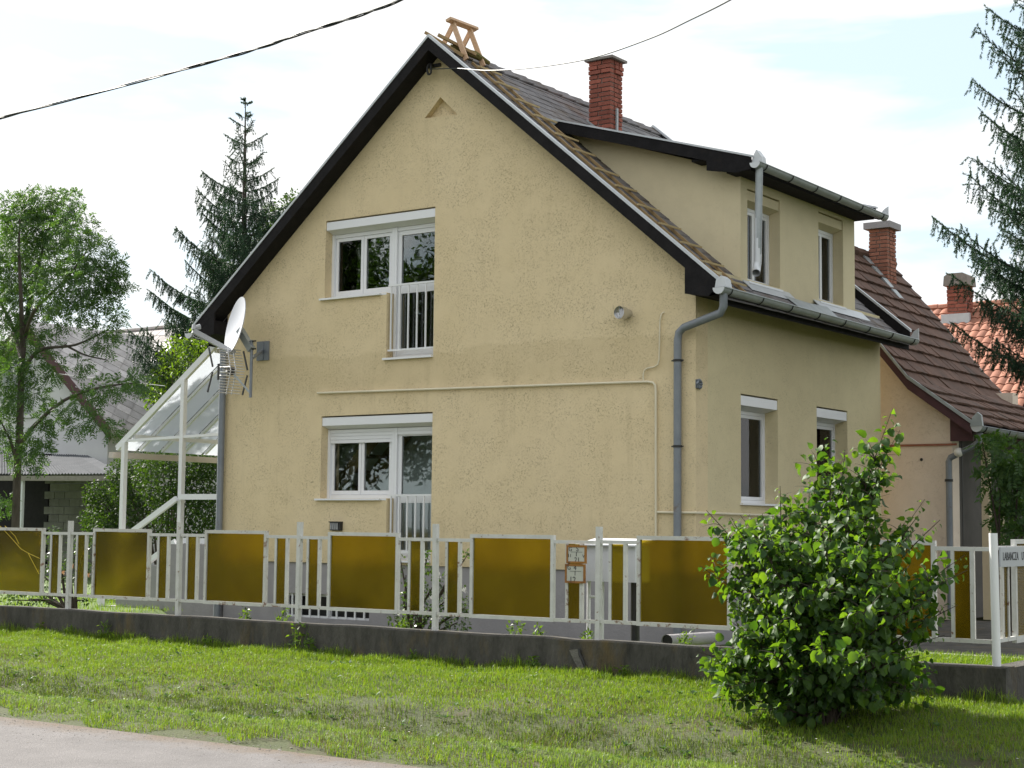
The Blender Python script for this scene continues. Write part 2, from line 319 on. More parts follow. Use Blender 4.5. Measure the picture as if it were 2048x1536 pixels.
M['grass_pale'] = leafmat('pale_blade', (.125, .205, .055), (.21, .28, .085), .40, .45, (1.4, 1.4, .8))
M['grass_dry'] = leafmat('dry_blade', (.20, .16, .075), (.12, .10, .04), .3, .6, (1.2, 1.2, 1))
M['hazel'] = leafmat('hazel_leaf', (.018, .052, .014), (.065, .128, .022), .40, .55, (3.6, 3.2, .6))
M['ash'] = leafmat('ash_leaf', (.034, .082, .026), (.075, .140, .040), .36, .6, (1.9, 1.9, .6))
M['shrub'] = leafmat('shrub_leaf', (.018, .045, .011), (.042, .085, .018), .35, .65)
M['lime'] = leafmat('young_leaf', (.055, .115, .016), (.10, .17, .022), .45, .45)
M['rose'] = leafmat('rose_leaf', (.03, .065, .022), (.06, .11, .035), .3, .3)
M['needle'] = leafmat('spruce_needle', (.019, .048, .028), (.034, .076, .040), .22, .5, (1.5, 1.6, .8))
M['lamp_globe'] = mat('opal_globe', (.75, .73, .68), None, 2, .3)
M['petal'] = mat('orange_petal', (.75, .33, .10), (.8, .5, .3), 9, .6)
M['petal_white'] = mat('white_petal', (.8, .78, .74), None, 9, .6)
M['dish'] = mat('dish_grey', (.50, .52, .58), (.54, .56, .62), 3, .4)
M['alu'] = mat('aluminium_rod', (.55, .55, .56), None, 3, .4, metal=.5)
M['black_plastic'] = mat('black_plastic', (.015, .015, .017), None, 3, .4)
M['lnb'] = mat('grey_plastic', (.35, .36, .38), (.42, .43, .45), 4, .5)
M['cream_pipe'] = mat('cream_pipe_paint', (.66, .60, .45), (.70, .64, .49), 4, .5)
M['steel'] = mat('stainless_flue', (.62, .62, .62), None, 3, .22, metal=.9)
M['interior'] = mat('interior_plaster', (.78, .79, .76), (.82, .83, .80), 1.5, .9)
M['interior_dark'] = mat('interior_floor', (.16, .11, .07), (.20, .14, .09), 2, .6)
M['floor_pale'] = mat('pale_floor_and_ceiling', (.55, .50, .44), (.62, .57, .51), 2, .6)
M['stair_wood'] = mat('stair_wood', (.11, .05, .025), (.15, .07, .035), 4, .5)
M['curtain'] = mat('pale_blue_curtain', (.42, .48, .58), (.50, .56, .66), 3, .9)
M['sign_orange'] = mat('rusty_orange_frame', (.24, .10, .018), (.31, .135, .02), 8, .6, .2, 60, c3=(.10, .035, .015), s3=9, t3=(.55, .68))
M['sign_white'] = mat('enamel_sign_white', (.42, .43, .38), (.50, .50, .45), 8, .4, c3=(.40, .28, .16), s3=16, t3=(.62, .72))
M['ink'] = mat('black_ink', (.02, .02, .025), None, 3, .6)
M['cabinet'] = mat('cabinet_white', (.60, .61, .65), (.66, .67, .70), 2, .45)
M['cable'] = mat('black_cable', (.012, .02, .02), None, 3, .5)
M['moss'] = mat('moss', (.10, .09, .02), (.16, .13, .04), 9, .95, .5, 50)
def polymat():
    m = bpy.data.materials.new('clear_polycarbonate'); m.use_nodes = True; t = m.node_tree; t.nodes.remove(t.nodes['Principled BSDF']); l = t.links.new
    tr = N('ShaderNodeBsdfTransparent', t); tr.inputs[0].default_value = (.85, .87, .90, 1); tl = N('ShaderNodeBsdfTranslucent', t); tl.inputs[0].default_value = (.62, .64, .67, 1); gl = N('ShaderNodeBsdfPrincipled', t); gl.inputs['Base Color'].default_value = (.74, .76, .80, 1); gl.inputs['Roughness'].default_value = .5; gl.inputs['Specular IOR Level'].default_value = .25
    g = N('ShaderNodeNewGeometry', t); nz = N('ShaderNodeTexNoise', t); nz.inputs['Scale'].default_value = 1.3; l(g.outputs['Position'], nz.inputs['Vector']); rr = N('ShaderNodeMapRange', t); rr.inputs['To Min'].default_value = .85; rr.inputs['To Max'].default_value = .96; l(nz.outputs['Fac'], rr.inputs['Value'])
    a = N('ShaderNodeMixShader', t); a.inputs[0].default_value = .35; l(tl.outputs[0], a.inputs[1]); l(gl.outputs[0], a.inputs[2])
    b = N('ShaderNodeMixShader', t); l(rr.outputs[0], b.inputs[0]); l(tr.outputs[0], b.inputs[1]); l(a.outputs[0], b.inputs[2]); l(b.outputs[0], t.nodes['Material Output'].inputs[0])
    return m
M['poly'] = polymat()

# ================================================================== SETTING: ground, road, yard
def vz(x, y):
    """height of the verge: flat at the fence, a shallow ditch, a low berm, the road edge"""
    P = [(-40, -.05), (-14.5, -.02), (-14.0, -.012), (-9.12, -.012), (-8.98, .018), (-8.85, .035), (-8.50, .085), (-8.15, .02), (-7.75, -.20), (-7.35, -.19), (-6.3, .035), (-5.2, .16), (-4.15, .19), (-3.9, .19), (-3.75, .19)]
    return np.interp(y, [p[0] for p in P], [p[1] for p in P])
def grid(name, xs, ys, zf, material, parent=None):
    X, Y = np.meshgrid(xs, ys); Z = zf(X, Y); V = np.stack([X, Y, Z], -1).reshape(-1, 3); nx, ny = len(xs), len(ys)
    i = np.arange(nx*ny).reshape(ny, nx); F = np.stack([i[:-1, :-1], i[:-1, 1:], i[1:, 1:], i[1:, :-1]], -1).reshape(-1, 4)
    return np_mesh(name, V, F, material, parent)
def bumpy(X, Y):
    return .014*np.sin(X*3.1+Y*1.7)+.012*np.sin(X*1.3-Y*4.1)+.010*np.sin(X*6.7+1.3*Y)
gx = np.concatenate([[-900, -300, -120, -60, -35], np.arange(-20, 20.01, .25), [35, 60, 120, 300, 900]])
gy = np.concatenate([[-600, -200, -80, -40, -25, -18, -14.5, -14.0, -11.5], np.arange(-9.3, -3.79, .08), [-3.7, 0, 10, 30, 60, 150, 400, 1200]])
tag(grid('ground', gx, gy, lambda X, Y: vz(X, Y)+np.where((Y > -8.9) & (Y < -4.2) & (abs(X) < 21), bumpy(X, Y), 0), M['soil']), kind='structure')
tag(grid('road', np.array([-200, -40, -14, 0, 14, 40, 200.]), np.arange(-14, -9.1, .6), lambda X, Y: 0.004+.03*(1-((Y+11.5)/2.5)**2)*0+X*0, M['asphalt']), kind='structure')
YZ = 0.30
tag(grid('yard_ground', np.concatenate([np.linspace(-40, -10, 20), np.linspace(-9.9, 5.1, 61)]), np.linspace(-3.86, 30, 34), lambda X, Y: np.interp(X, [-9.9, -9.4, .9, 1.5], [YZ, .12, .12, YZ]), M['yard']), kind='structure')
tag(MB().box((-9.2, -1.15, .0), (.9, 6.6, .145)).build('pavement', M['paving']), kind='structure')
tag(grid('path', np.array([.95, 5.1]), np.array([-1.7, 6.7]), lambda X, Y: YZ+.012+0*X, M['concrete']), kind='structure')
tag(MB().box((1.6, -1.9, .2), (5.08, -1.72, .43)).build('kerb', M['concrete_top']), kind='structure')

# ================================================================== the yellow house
XL, XR, YB = -8.50, 0.0, 6.0                                     # walls
house = thing('yellow_house', 'two storey ochre rendered house with steep slate roof, dormer and white windows', 'house', (-4.25, 3.0, YZ))
OY = .287                                                        # gable overhang
WT = .32
def rectify(*p): return p
# openings on the gable (x, z)
UP = [(-6.435, 6.33), (-4.31, 6.33), (-4.31, 4.158), (-5.2, 4.158), (-5.2, 5.135), (-6.435, 5.135)]
LO = [(-6.445, 3.335), (-4.305, 3.335), (-4.305, 1.20), (-5.14, 1.20), (-5.14, 2.095), (-6.445, 2.095)]
TRI = [(-4.245, 7.945), (-3.925, 7.64), (-4.53, 7.67)]
zg = lambda x: zroof(x)-.03
gab = [(XL, 1.13), (XR, 1.13), (XR, zg(XR)), (RX, zg(RX)), (XL, zg(XL))]
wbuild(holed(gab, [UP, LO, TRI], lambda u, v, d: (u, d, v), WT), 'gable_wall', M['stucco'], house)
MB().box((-4.7, .10, 7.5), (-3.8, .13, 8.05)).build('niche_back', M['stucco'], house)
# side walls and back
SW1 = [(1.245, 2.02), (2.36, 2.02), (2.36, 3.52), (1.245, 3.52)]
SW2 = [(3.63, 2.02), (4.72, 2.02), (4.72, 3.505), (3.63, 3.505)]
wbuild(holed([(WT, 1.13), (YB-.002, 1.13), (YB-.002, 5.10), (WT, 5.10)], [SW1, SW2], lambda u, v, d: (XR-d-.001, u, v), WT), 'side_wall', M['stucco_plain'], house)
wbuild(holed([(WT, 1.13), (YB-.002, 1.13), (YB-.002, 5.0), (WT, 5.0)], [[(.75, 1.38), (1.75, 1.38), (1.75, 3.4), (.75, 3.4)], [(2.3, 2.0), (3.2, 2.0), (3.2, 3.4), (2.3, 3.4)]], lambda u, v, d: (XL+.001+d, u, v), WT), 'entrance_wall', M['stucco_plain'], house)  # unseen door and window openings, added to let light into the lower room
MB().box((XL+.2, .76, 1.39), (XL+.21, 1.74, 3.39)).box((XL+.2, 2.3, 2.0), (XL+.21, 3.2, 3.4)).build('added_opening_glass', M['glass'], house)
mb = MB().prism([(XL+WT, YB-.01, 1.13), (XR-WT, YB-.01, 1.13), (XR-WT, YB-.01, 5.3), (RX, YB-.01, 8.55), (XL+WT, YB-.01, 5.3)], (0, -WT, 0)); mb.build('back_wall', M['stucco_plain'], house)
# plinth with basement window
BW = [(-7.19, .30), (-5.46, .30), (-5.46, .66), (-7.19, .66)]
wbuild(holed([(XL+.03, .0), (XR-.03, .0), (XR-.03, 1.128), (XL+.03, 1.128)], [BW], lambda u, v, d: (u, .03+d, v), .3), 'plinth', M['plinth'], house)
MB().box((-.03, .33, .0), (-.3, YB, 1.128)).build('side_plinth', M['plinth'], house)
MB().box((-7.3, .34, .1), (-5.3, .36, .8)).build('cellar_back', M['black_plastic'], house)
bwin = MB().box((-7.19, .1, .30), (-7.15, .14, .66)).box((-5.50, .1, .30), (-5.46, .14, .66)).box((-7.15, .1, .62), (-5.50, .14, .66)).box((-7.15, .1, .30), (-5.50, .14, .33)).box((-6.34, .09, .33), (-6.29, .15, .62)).build('basement_window', M['paint_clean'], house)
for i in range(9):
    x = -7.02+i*.18
    MB().box((x-.012, .05, .305), (x+.012, .07, .655)).build('grille_bar', M['paint_clean'], bwin)
# floors and rooms inside
MB().box((XL+WT, WT, 1.13), (XR-WT, YB-WT, 1.18)).box((XL+WT, WT, 3.85), (XR-WT, YB-WT, 4.08)).build('floor_slab', M['floor_pale'], house)
MB().box((XL+WT, 1.35, 1.18), (-3.0, 1.45, 3.85)).build('lower_room_wall', M['interior'], house)

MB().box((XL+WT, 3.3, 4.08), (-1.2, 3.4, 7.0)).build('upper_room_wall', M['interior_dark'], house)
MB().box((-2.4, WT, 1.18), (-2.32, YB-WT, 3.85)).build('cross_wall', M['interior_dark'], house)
st = MB().bar((-7.75, 1.27, 1.2), (-5.25, 1.27, 3.7), .05, .20).bar((-7.75, .62, 1.2), (-5.25, .62, 3.7), .05, .20).build('stair_stringer', M['wood_old'], house)
for i in range(11):
    x = -7.65+i*.235; z = 1.33+i*.235
    MB().box((x-.13, .65, z), (x+.13, 1.24, z+.045)).build('stair_tread', M['stair_wood'], st)

# --- windows of the gable
def gable_window(op, depth, zdoor, zsill, xdoor, mid, shutter_drop):
    x0, x1, zt = op[0][0], op[1][0], op[0][1]; yf = depth; ys = yf+.06
    zb = zt-.20                                                   # underside of the shutter box
    w = MB(); fw = .055
    # outer frame: left light pair (x0..xdoor) and door (xdoor..x1)
    w.box((x0, yf, zsill), (x0+fw, ys, zb)).box((x0+fw, yf, zb-fw), (xdoor, ys, zb)).box((x0+fw, yf, zsill), (xdoor-.06, ys, zsill+fw))
    w.box((xdoor-.06, yf, zsill), (xdoor, ys, zb-fw)).box((xdoor, yf, zdoor), (xdoor+fw, ys, zb)).box((xdoor+fw, yf, zb-fw), (x1, ys, zb)).box((x1-fw, yf, zdoor), (x1, ys, zb-fw)).box((xdoor+fw, yf, zdoor), (x1-fw, ys, zdoor+.05))
    win = w.build('balcony_window', M['pvc'], house)
    # sashes
    xm = (x0+fw+xdoor-.06)/2
    for a, b in ((x0+fw+.004, xm-.004), (xm+.004, xdoor-.064)):
        sw = .05; za, zc = zsill+fw+.004, zb-fw-.004
        MB().box((a, yf+.012, za), (a+sw, ys-.006, zc)).box((b-sw, yf+.012, za), (b, ys-.006, zc)).box((a+sw, yf+.012, za), (b-sw, ys-.006, za+.06)).box((a+sw, yf+.012, zc-sw), (b-sw, ys-.006, zc)).build('sash', M['pvc'], win)
        MB().box((a+sw, yf+.03, za+.06), (b-sw, yf+.036, zc-sw)).build('pane', M['glass'], win)
    a, b, za, zc = xdoor+fw+.004, x1-fw-.004, zdoor+.054, zb-fw-.004; sw = .065
    MB().box((a, yf+.012, za), (a+sw, ys-.006, zc)).box((b-sw, yf+.012, za), (b, ys-.006, zc)).box((a+sw, yf+.012, za), (b-sw, ys-.006, za+.09)).box((a+sw, yf+.012, zc-sw), (b-sw, ys-.006, zc)).box((a+sw, yf+.010, mid-.06), (b-sw, ys-.006, mid+.06)).build('door_sash', M['pvc'], win)
    MB().box((a+sw, yf+.03, za+.09), (b-sw, yf+.036, mid-.06)).build('pane', M['glass'], win)
    MB().box((a+sw, yf+.03, mid+.06), (b-sw, yf+.036, zc-sw)).build('pane', M['glass'], win)
    # shutter box: chamfered, front nearly flush with the render
    pts = [(x0+.006, .012, zt-.022), (x0+.006, .012, zt-.145), (x0+.006, yf-.005, zb+.005), (x0+.006, yf+.06, zb+.005), (x0+.006, yf+.06, zt-.022)]
    MB().prism(pts, (x1-x0-.012, 0, 0)).build('shutter_box', M['pvc'], win)
    # guides
    for xa in (x0+.002, xdoor-.035):
        MB().box((xa, yf-.022, zsill+.002), (xa+.045, yf-.003, zb)).build('shutter_guide', M['pvc'], win)
    MB().box((xdoor+.012, yf-.022, zdoor+.002), (xdoor+.055, yf-.003, zb)).build('shutter_guide', M['pvc'], win)
    if shutter_drop:
        for k in range(4):
            z = zb-.052*(k+1); MB().box((x0+.05, yf-.016, z+.002), (xdoor-.038, yf-.006, z+.050)).build('shutter_slat', M['pvc'], win)
        for k in range(2):
            z = zb-.052*(k+1); MB().box((xdoor+.058, yf-.016, z+.002), (x1-.01, yf-.006, z+.050)).build('shutter_slat', M['pvc'], win)
    # sills
    MB().box((x0-.07, -.055, zsill-.03), (xdoor-.10, yf, zsill-.003)).box((xdoor-.099, -.004, zsill-.03), (xdoor-.006, yf, zsill-.003)).build('sill', M['pvc'], win)
    MB().box((xdoor-.03, -.05, zdoor-.032), (x1+.0, yf, zdoor-.002)).build('sill', M['pvc'], win)
    # railing
    zr0, zr1 = zdoor+.10, mid+.035
    MB().box((xdoor+.003, .03, zr1), (x1-.005, .06, zr1+.028)).build('railing_rail', M['paint_clean'], win)
    MB().box((xdoor+.003, .03, zr0), (x1-.005, .06, zr0+.028)).build('railing_rail', M['paint_clean'], win)
    for k in range(6):
        x = xdoor+.05+k*((x1-xdoor-.07)/5)
        MB().box((x-.010, .035, zr0+.028), (x+.010, .055, zr1)).build('railing_bar', M['paint_clean'], win)
gable_window(UP, .17, 4.158, 5.135, -5.2, 5.19, False)
gable_window(LO, .17, 1.20, 2.095, -5.14, 2.09, True)

# --- windows of the side wall and dormer
def side_window(xw, ya, yb, z0, z1, depth, box=True, curtain=False, mull=None, boxm='pvc'):
    yf = xw-depth; w = MB(); fw = .045; zb = z1-(.2 if box else .0)
    w.box((yf-.06, ya, z0), (yf, ya+fw, zb)).box((yf-.06, yb-fw, z0), (yf, yb, zb)).box((yf-.06, ya+fw, z0), (yf, yb-fw, z0+fw)).box((yf-.06, ya+fw, zb-fw), (yf, yb-fw, zb))
    win = w.build('window', M['pvc'], house)
    sw = .045; a, b, c, d = ya+fw+.003, yb-fw-.003, z0+fw+.003, zb-fw-.003
    MB().box((yf-.05, a, c), (yf-.008, a+sw, d)).box((yf-.05, b-sw, c), (yf-.008, b, d)).box((yf-.05, a+sw, c), (yf-.008, b-sw, c+sw)).box((yf-.05, a+sw, d-sw), (yf-.008, b-sw, d)).build('sash', M['pvc'], win)
    MB().box((yf-.034, a+sw, c+sw), (yf-.028, b-sw, d-sw)).build('pane', M['glass'], win)
    if box:
        MB().prism([(xw-.01, ya+.008, z1-.02), (xw-.01, ya+.008, z1-.15), (yf+.002, ya+.008, zb+.004), (yf-.06, ya+.008, zb+.004), (yf-.06, ya+.005, z1-.02)], (0, yb-ya-.01, 0)).build('shutter_box', M[boxm], win)
    if mull: MB().box((yf-.052, a+(b-a)*mull-.035, c+sw+.001), (yf-.004, a+(b-a)*mull+.035, d-sw-.001)).build('mullion', M['pvc'], win)
    MB().box((yf, ya-.03, z0-.03), (xw+.045, yb+.03, z0-.002)).build('sill', M['pvc'], win)
    if curtain:
        ys = np.linspace(a+.02, b-.02, 60); m2 = MB()
        for side in ((a+.005, a+(b-a)*.50), (a+(b-a)*.56, b-.005)):
            yy = np.linspace(*side, 28); vs = []
            for k, q in enumerate(yy): x = yf-.068+.010*math.sin(k*1.5); vs += [(x, q, c), (x, q, d)]
            m2.add(vs, [(2*k, 2*k+2, 2*k+3, 2*k+1) for k in range(27)])
        m2.build('curtain', M['curtain'], win)
    return win
side_window(XR, 1.248, 2.357, 2.05, 3.517, .20, True, True)
side_window(XR, 3.633, 4.717, 2.05, 3.502, .20, True, True)

# --- roof
RF = thing  # (alias kept short)
deck = MB()
ye0, ye1 = .02, YB+.13
XE = .43                                                          # eave line of the slates
for sgn in (1, -1):
    xe = XE if sgn > 0 else 2*RX-XE
    z0, z1 = zroof(RX)-.03, zroof(xe)-.03
    deck.prism([(RX, ye0, z0), (xe, ye0, z1), (xe, ye0, z1-.09), (RX, ye0, z0-.09)], (0, ye1-ye0, 0))
roof = deck.build('roof', M['dark_wood'], house)
# slates: overlapping flat sheets, one object each where the photo shows them one by one
SL = math.atan(RK); ca, sa = math.cos(SL), math.sin(SL)
sw_, se_ = .30, .215
sm = MB().box((-.02, -sw_/2+.003, -.004), (se_+.035, sw_/2-.003, .004)); slate_me = mesh_of(sm, M['slate'], 'slate')
def slate_M(s, y):
    x = RX+s*ca; z = zroof(x)+.006
    rot = Matrix.Rotation(SL-.035, 4, 'Y')
    return Matrix.Translation((x, y, z+random.uniform(-.002, .003))) @ rot @ Matrix.Rotation(random.uniform(-.012, .012), 4, 'X')
slen = (XE-RX)/ca; rows = int(slen/se_)+1
cells = []
for i in range(rows):
    s = .03+i*se_; x = RX+s*ca
    for j in range(24):
        y = -.10+(j+(.5 if i % 2 else 0))*sw_
        if y > ye1-.05 or s > slen-.10: continue
        zd = 7.64-.297*(x+2.985)                                  # dormer roof
        hidden = 1.3 < y < 4.95 and x > -2.75 and x < .02
        vis = (x < -2.7) or (y < 1.4) or (x > -.02 and y < 5.5)
        if hidden: continue
        cells.append((0 if vis else 1, x, s, y))
cells.sort(key=lambda c: c[0])
rest = MB()
for k, (v, x, s, y) in enumerate(cells):
    Mx = slate_M(s, y)
    if k < 300: inst('slate', slate_me, house, Mx)
    else: rest.add([Mx @ Vector(p) for p in sm.v], sm.f)
if rest.v: tag(rest.build('slates', M['slate'], house), kind='stuff')
# far slope: one plain sheet, never seen
MB().prism([(RX-.02, ye0, zroof(RX)+.002), (2*RX-XE, ye0, zroof(XE)+.002), (2*RX-XE, ye0, zroof(XE)-.025), (RX-.02, ye0, zroof(RX)-.025)], (0, ye1-ye0, 0)).build('slate_slope', M['slate'], house)
for i in range(16):
    y = -.25+i*.40
    MB().prism([(RX-.17, y, RZ-.10), (RX, y, RZ+.045), (RX+.17, y, RZ-.10), (RX+.16, y, RZ-.12), (RX, y, RZ+.02), (RX-.16, y, RZ-.12)], (0, .425, .022)).build('ridge_tile', M['slate'], house)
# barge boards with metal capping
for sgn in (1, -1):
    xe = .455 if sgn > 0 else 2*RX-.455
    for yb, nm in ((-OY, 0), (ye1, 1)):
        zt0, zt1 = zbarge(RX), zbarge(xe)
        y0 = yb if nm == 0 else yb-.028
        MB().prism([(RX, y0, zt0), (xe, y0, zt1), (xe, y0, zt1-.205), (RX, y0, zt0-.205)], (0, .028, 0)).build('barge_board', M['dark_wood'], house)
        MB().prism([(RX, y0-.012, zt0+.030), (xe+.01*sgn, y0-.012, zt1+.030), (xe+.01*sgn, y0-.012, zt1-.012), (RX, y0-.012, zt0-.012)], (0, .075, 0)).build('metal_capping', M['trim'], house)
for sgn in (1, -1):
    xe = .44 if sgn > 0 else 2*RX-.44
    MB().prism([(RX, -OY+.03, zbarge(RX)-.17), (xe, -OY+.03, zbarge(xe)-.17), (xe, -OY+.03, zbarge(xe)-.20), (RX, -OY+.03, zbarge(RX)-.20)], (0, OY+.0, 0)).build('verge_soffit', M['dark_wood'], house)
# eave boxes
for sgn in (1, -1):
    f = (lambda x: x) if sgn > 0 else (lambda x: 2*RX-x)
    zsf = 4.695
    MB().prism([(f(.004), -OY+.03, zsf), (f(.34), -OY+.03, zsf-.06), (f(.42), -OY+.03, zsf-.03), (f(.42), -OY+.03, zroof(.42)-.025), (f(.004), -OY+.03, zroof(.004)-.125)], (0, ye1+OY-.06, 0)).build('eave_box', M['dark_wood'], house)
    MB().prism([(f(.0), -OY-.001, zsf-.004), (f(.34), -OY-.001, zsf-.064), (f(.42), -OY-.001, zsf+.0), (f(.44), -OY-.001, zbarge(.44)-.203), (f(.0), -OY-.001, zbarge(.0)-.203)], (0, .029, 0)).build('eave_end_board', M['dark_wood'], house)

# --- gutters
def gutter(parent, p0, p1, r, mat_, nbr, name='gutter', capm=None):
    """half-round trough along Y"""
    (x, y0, z), y1 = p0, p1[1]; z1 = p1[2]; m = MB(); n = 12; vs = []
    for yy, zz in ((y0, z), (y1, z1)):
        for rr in (r, r-.006):
            for k in range(n+1):
                a = math.pi+math.pi*k/n; vs.append((x+rr*math.cos(a), yy, zz+rr*math.sin(a)))
    h = n+1; fs = []
    for k in range(n):
        fs += [(k, k+1, 2*h+k+1, 2*h+k), (h+k, 3*h+k, 3*h+k+1, h+k+1)]
    fs += [(0, 2*h, 3*h, h), (h-1, 2*h-1, 4*h-1, 3*h-1)]
    m.add(vs, fs)
    m.tube([(x+r, y0, z), (x+r, y1, z1)], .011, 6)
    g = m.build(name, mat_, parent, True)
    for yy, zz in ((y0, z), (y1, z1)):
        c = MB(); pts = [(x+r*1.06*math.cos(math.pi+math.pi*k/n), yy-.004, zz+r*1.06*math.sin(math.pi+math.pi*k/n)) for k in range(n+1)]
        c.prism(pts, (0, .012, 0)); c.build('end_cap', capm or M['zinc_new'], g)
    for i in range(nbr):
        yy = y0+.22+i*(y1-y0-.4)/(nbr-1); zz = z+(z1-z)*(yy-y0)/(y1-y0)
        pts = [(x+(r+.006)*math.cos(math.pi+math.pi*k/n), yy, zz+(r+.006)*math.sin(math.pi+math.pi*k/n)) for k in range(n+1)]
        c = MB(); c.tube(pts, .009, 6); c.bar((x-r, yy, zz), (x-r-.06, yy, zz+.05), .025, .006); c.build('gutter_bracket', M['iron'], g)
    return g
g = gutter(house, (.515, -.34, 4.725), (.515, 6.14, 4.70), .078, M['zinc'], 8)
MB().prism([(.44, -.30, 4.735), (.60, -.30, 4.735), (.58, -.30, 4.84), (.53, -.30, 4.88), (.46, -.30, 4.84)], (0, .16, 0)).build('outlet_hood', M['zinc_new'], g)
MB().prism([(.44, 6.11, 4.71), (.60, 6.11, 4.71), (.60, 6.11, 4.88), (.52, 6.11, 4.84)], (0, .02, 0)).build('stop_plate', M['zinc_new'], g)
dp = MB().tube([(.515, -.21, 4.66), (.515, -.21, 4.50), (.47, -.20, 4.42), (-.12, -.10, 4.28), (-.20, -.085, 4.22), (-.222, -.08, 4.12), (-.222, -.08, .13)], .052, 12).build('downpipe', M['zinc_pipe'], house, True)
for z in (3.86, 2.75, 1.4):
    MB().tube([(-.222, -.08, z-.015), (-.222, -.08, z+.015)], .060, 12).box((-.232, -.03, z-.01), (-.212, .01, z+.01)).box((-.31, -.087, z-.008), (-.134, -.073, z+.008)).build('pipe_clamp', M['iron'], dp)
g2 = gutter(house, (2*RX-.515, -.34, 4.725), (2*RX-.515, 6.2, 4.70), .078, M['zinc'], 8)
MB().tube([(-8.50, -.075, 4.5), (-8.50, -.075, .13)], .055, 12).build('downpipe', M['zinc_pipe'], house, True)

# --- dormer on the right slope
DY0, DY1, DX = 1.24, 5.03, .0
DW1 = [(1.44, 5.06), (2.44, 5.06), (2.44, 6.36), (1.44, 6.36)]
DW2 = [(3.72, 5.06), (4.60, 5.06), (4.60, 6.42), (3.72, 6.42)]
zdf = lambda x: 7.64-.297*(x+2.985)                               # top of the dormer roof
dw = holed([(DY0, 4.98), (DY1, 4.98), (DY1, zdf(0)-.17), (DY0, zdf(0)-.17)], [DW1, DW2], lambda u, v, d: (DX+.004-d, u, v), .26)
dorm = wbuild(dw, 'dormer_wall', M['dormer_render'], house)
def cheek(y0, y1):
    return MB().prism([(DX-.257, y0, 5.0), (DX-.257, y0, zdf(-.25)-.15), (-2.9, y0, zdf(-2.9)-.14), (-2.9, y0, 7.40)], (0, y1-y0, 0))
ck = MB().prism([(DX-.257, DY0, 4.98), (DX-.257, DY0, zdf(0)-.10), (-2.85, DY0, zdf(-2.85)-.10), (-2.85, DY0, zroof(-2.85)-.06)], (0, .2, 0)); ck.build('dormer_cheek', M['dormer_render'], house)
MB().prism([(DX-.257, DY1-.2, 5.0), (DX-.257, DY1-.2, zdf(0)-.10), (-2.85, DY1-.2, zdf(-2.85)-.10), (-2.85, DY1-.2, zroof(-2.85)-.06)], (0, .199, 0)).build('dormer_cheek', M['dormer_render'], house)
DRY0, DRY1, DRX = .93, 5.14, .30
droof = MB().prism([(-3.1, DRY0+.03, zdf(-3.1)-.02), (DRX, DRY0+.03, zdf(DRX)-.02), (DRX, DRY0+.03, zdf(DRX)-.10), (-3.1, DRY0+.03, zdf(-3.1)-.10)], (0, DRY1-DRY0-.06, 0)).build('dormer_roof', M['slate'], house)
for y0 in (DRY0, DRY1-.028):
    MB().prism([(-2.93, y0, zdf(-2.93)-.002), (DRX+.02, y0, zdf(DRX)-.002), (DRX+.02, y0, zdf(DRX)-.17), (-2.78, y0, zdf(-2.78)-.16)], (0, .028, 0)).build('dormer_fascia', M['dark_wood'], house)
    MB().prism([(-3.0, y0-.012, zdf(-3.0)+.022), (DRX+.04, y0-.012, zdf(DRX)+.022), (DRX+.04, y0-.012, zdf(DRX)-.004), (-3.0, y0-.012, zdf(-3.0)-.004)], (0, .06, 0)).build('metal_capping', M['trim'], house)
MB().box((-.06, DRY0+.03, 6.49), (DRX, DRY1-.03, zdf(DRX)-.11)).build('dormer_eave_box', M['dark_wood'], house)
MB().prism([(-.35, DRY0-.001, zdf(-.35)-.12), (DRX, DRY0-.001, zdf(DRX)-.12), (DRX, DRY0-.001, 6.50), (.1, DRY0-.001, 6.475), (-.35, DRY0-.001, 6.56)], (0, .03, 0)).build('dormer_eave_end', M['dark_wood'], house)
MB().box((-.60, DRY0+.03, zdf(-.6)-.22), (-.06, DY0, zdf(-.6)-.19)).build('dormer_soffit', M['dark_wood'], house)
MB().prism([(-3.05, DRY0-.014, zdf(-3.05)+.0), (-2.77, DRY0-.014, zdf(-2.77)+.0), (-2.86, DRY0-.014, zroof(-2.86)+.03), (-2.95, DRY0-.014, zroof(-2.95)+.03)], (0, .012, 0)).build('flashing', M['zinc'], house)
side_window(DX, 1.45, 2.43, 5.075, 6.36, .16, True, False, .5, 'dormer_render')
side_window(DX, 3.73, 4.59, 5.075, 6.42, .16, True, False, .5, 'dormer_render')
for ya, yb in ((DY0+.05, 2.72), (3.52, 5.28)):
    MB().prism([(.006, ya, zroof(.006)+.045), (.15, ya, zroof(.15)+.030), (.15, ya, zroof(.15)+.022), (.006, ya, zroof(.006)+.03)], (0, yb-ya, 0)).build('sill_apron', M['trim'], house)
MB().add([(.10, 2.35, zroof(.10)+.036), (.36, 2.45, zroof(.36)+.035), (.34, 3.0, zroof(.34)+.06), (.36, 3.75, zroof(.36)+.03), (.10, 3.8, zroof(.10)+.04), (.14, 3.1, zroof(.14)+.045)], [(0, 1, 2, 5), (5, 2, 3, 4)]).build('loose_sheet', M['zinc'], house)
g3 = gutter(house, (.395, .90, 6.575), (.395, 5.27, 6.555), .072, M['zinc'], 6)
MB().prism([(.32, .96, 6.585), (.47, .96, 6.585), (.46, .96, 6.66), (.385, .96, 6.76), (.33, .96, 6.66)], (0, .13, 0)).build('outlet_hood', M['zinc_new'], g3)
MB().prism([(.32, 5.25, 6.56), (.47, 5.25, 6.56), (.47, 5.25, 6.70), (.40, 5.25, 6.66)], (0, .02, 0)).build('stop_plate', M['zinc_new'], g3)
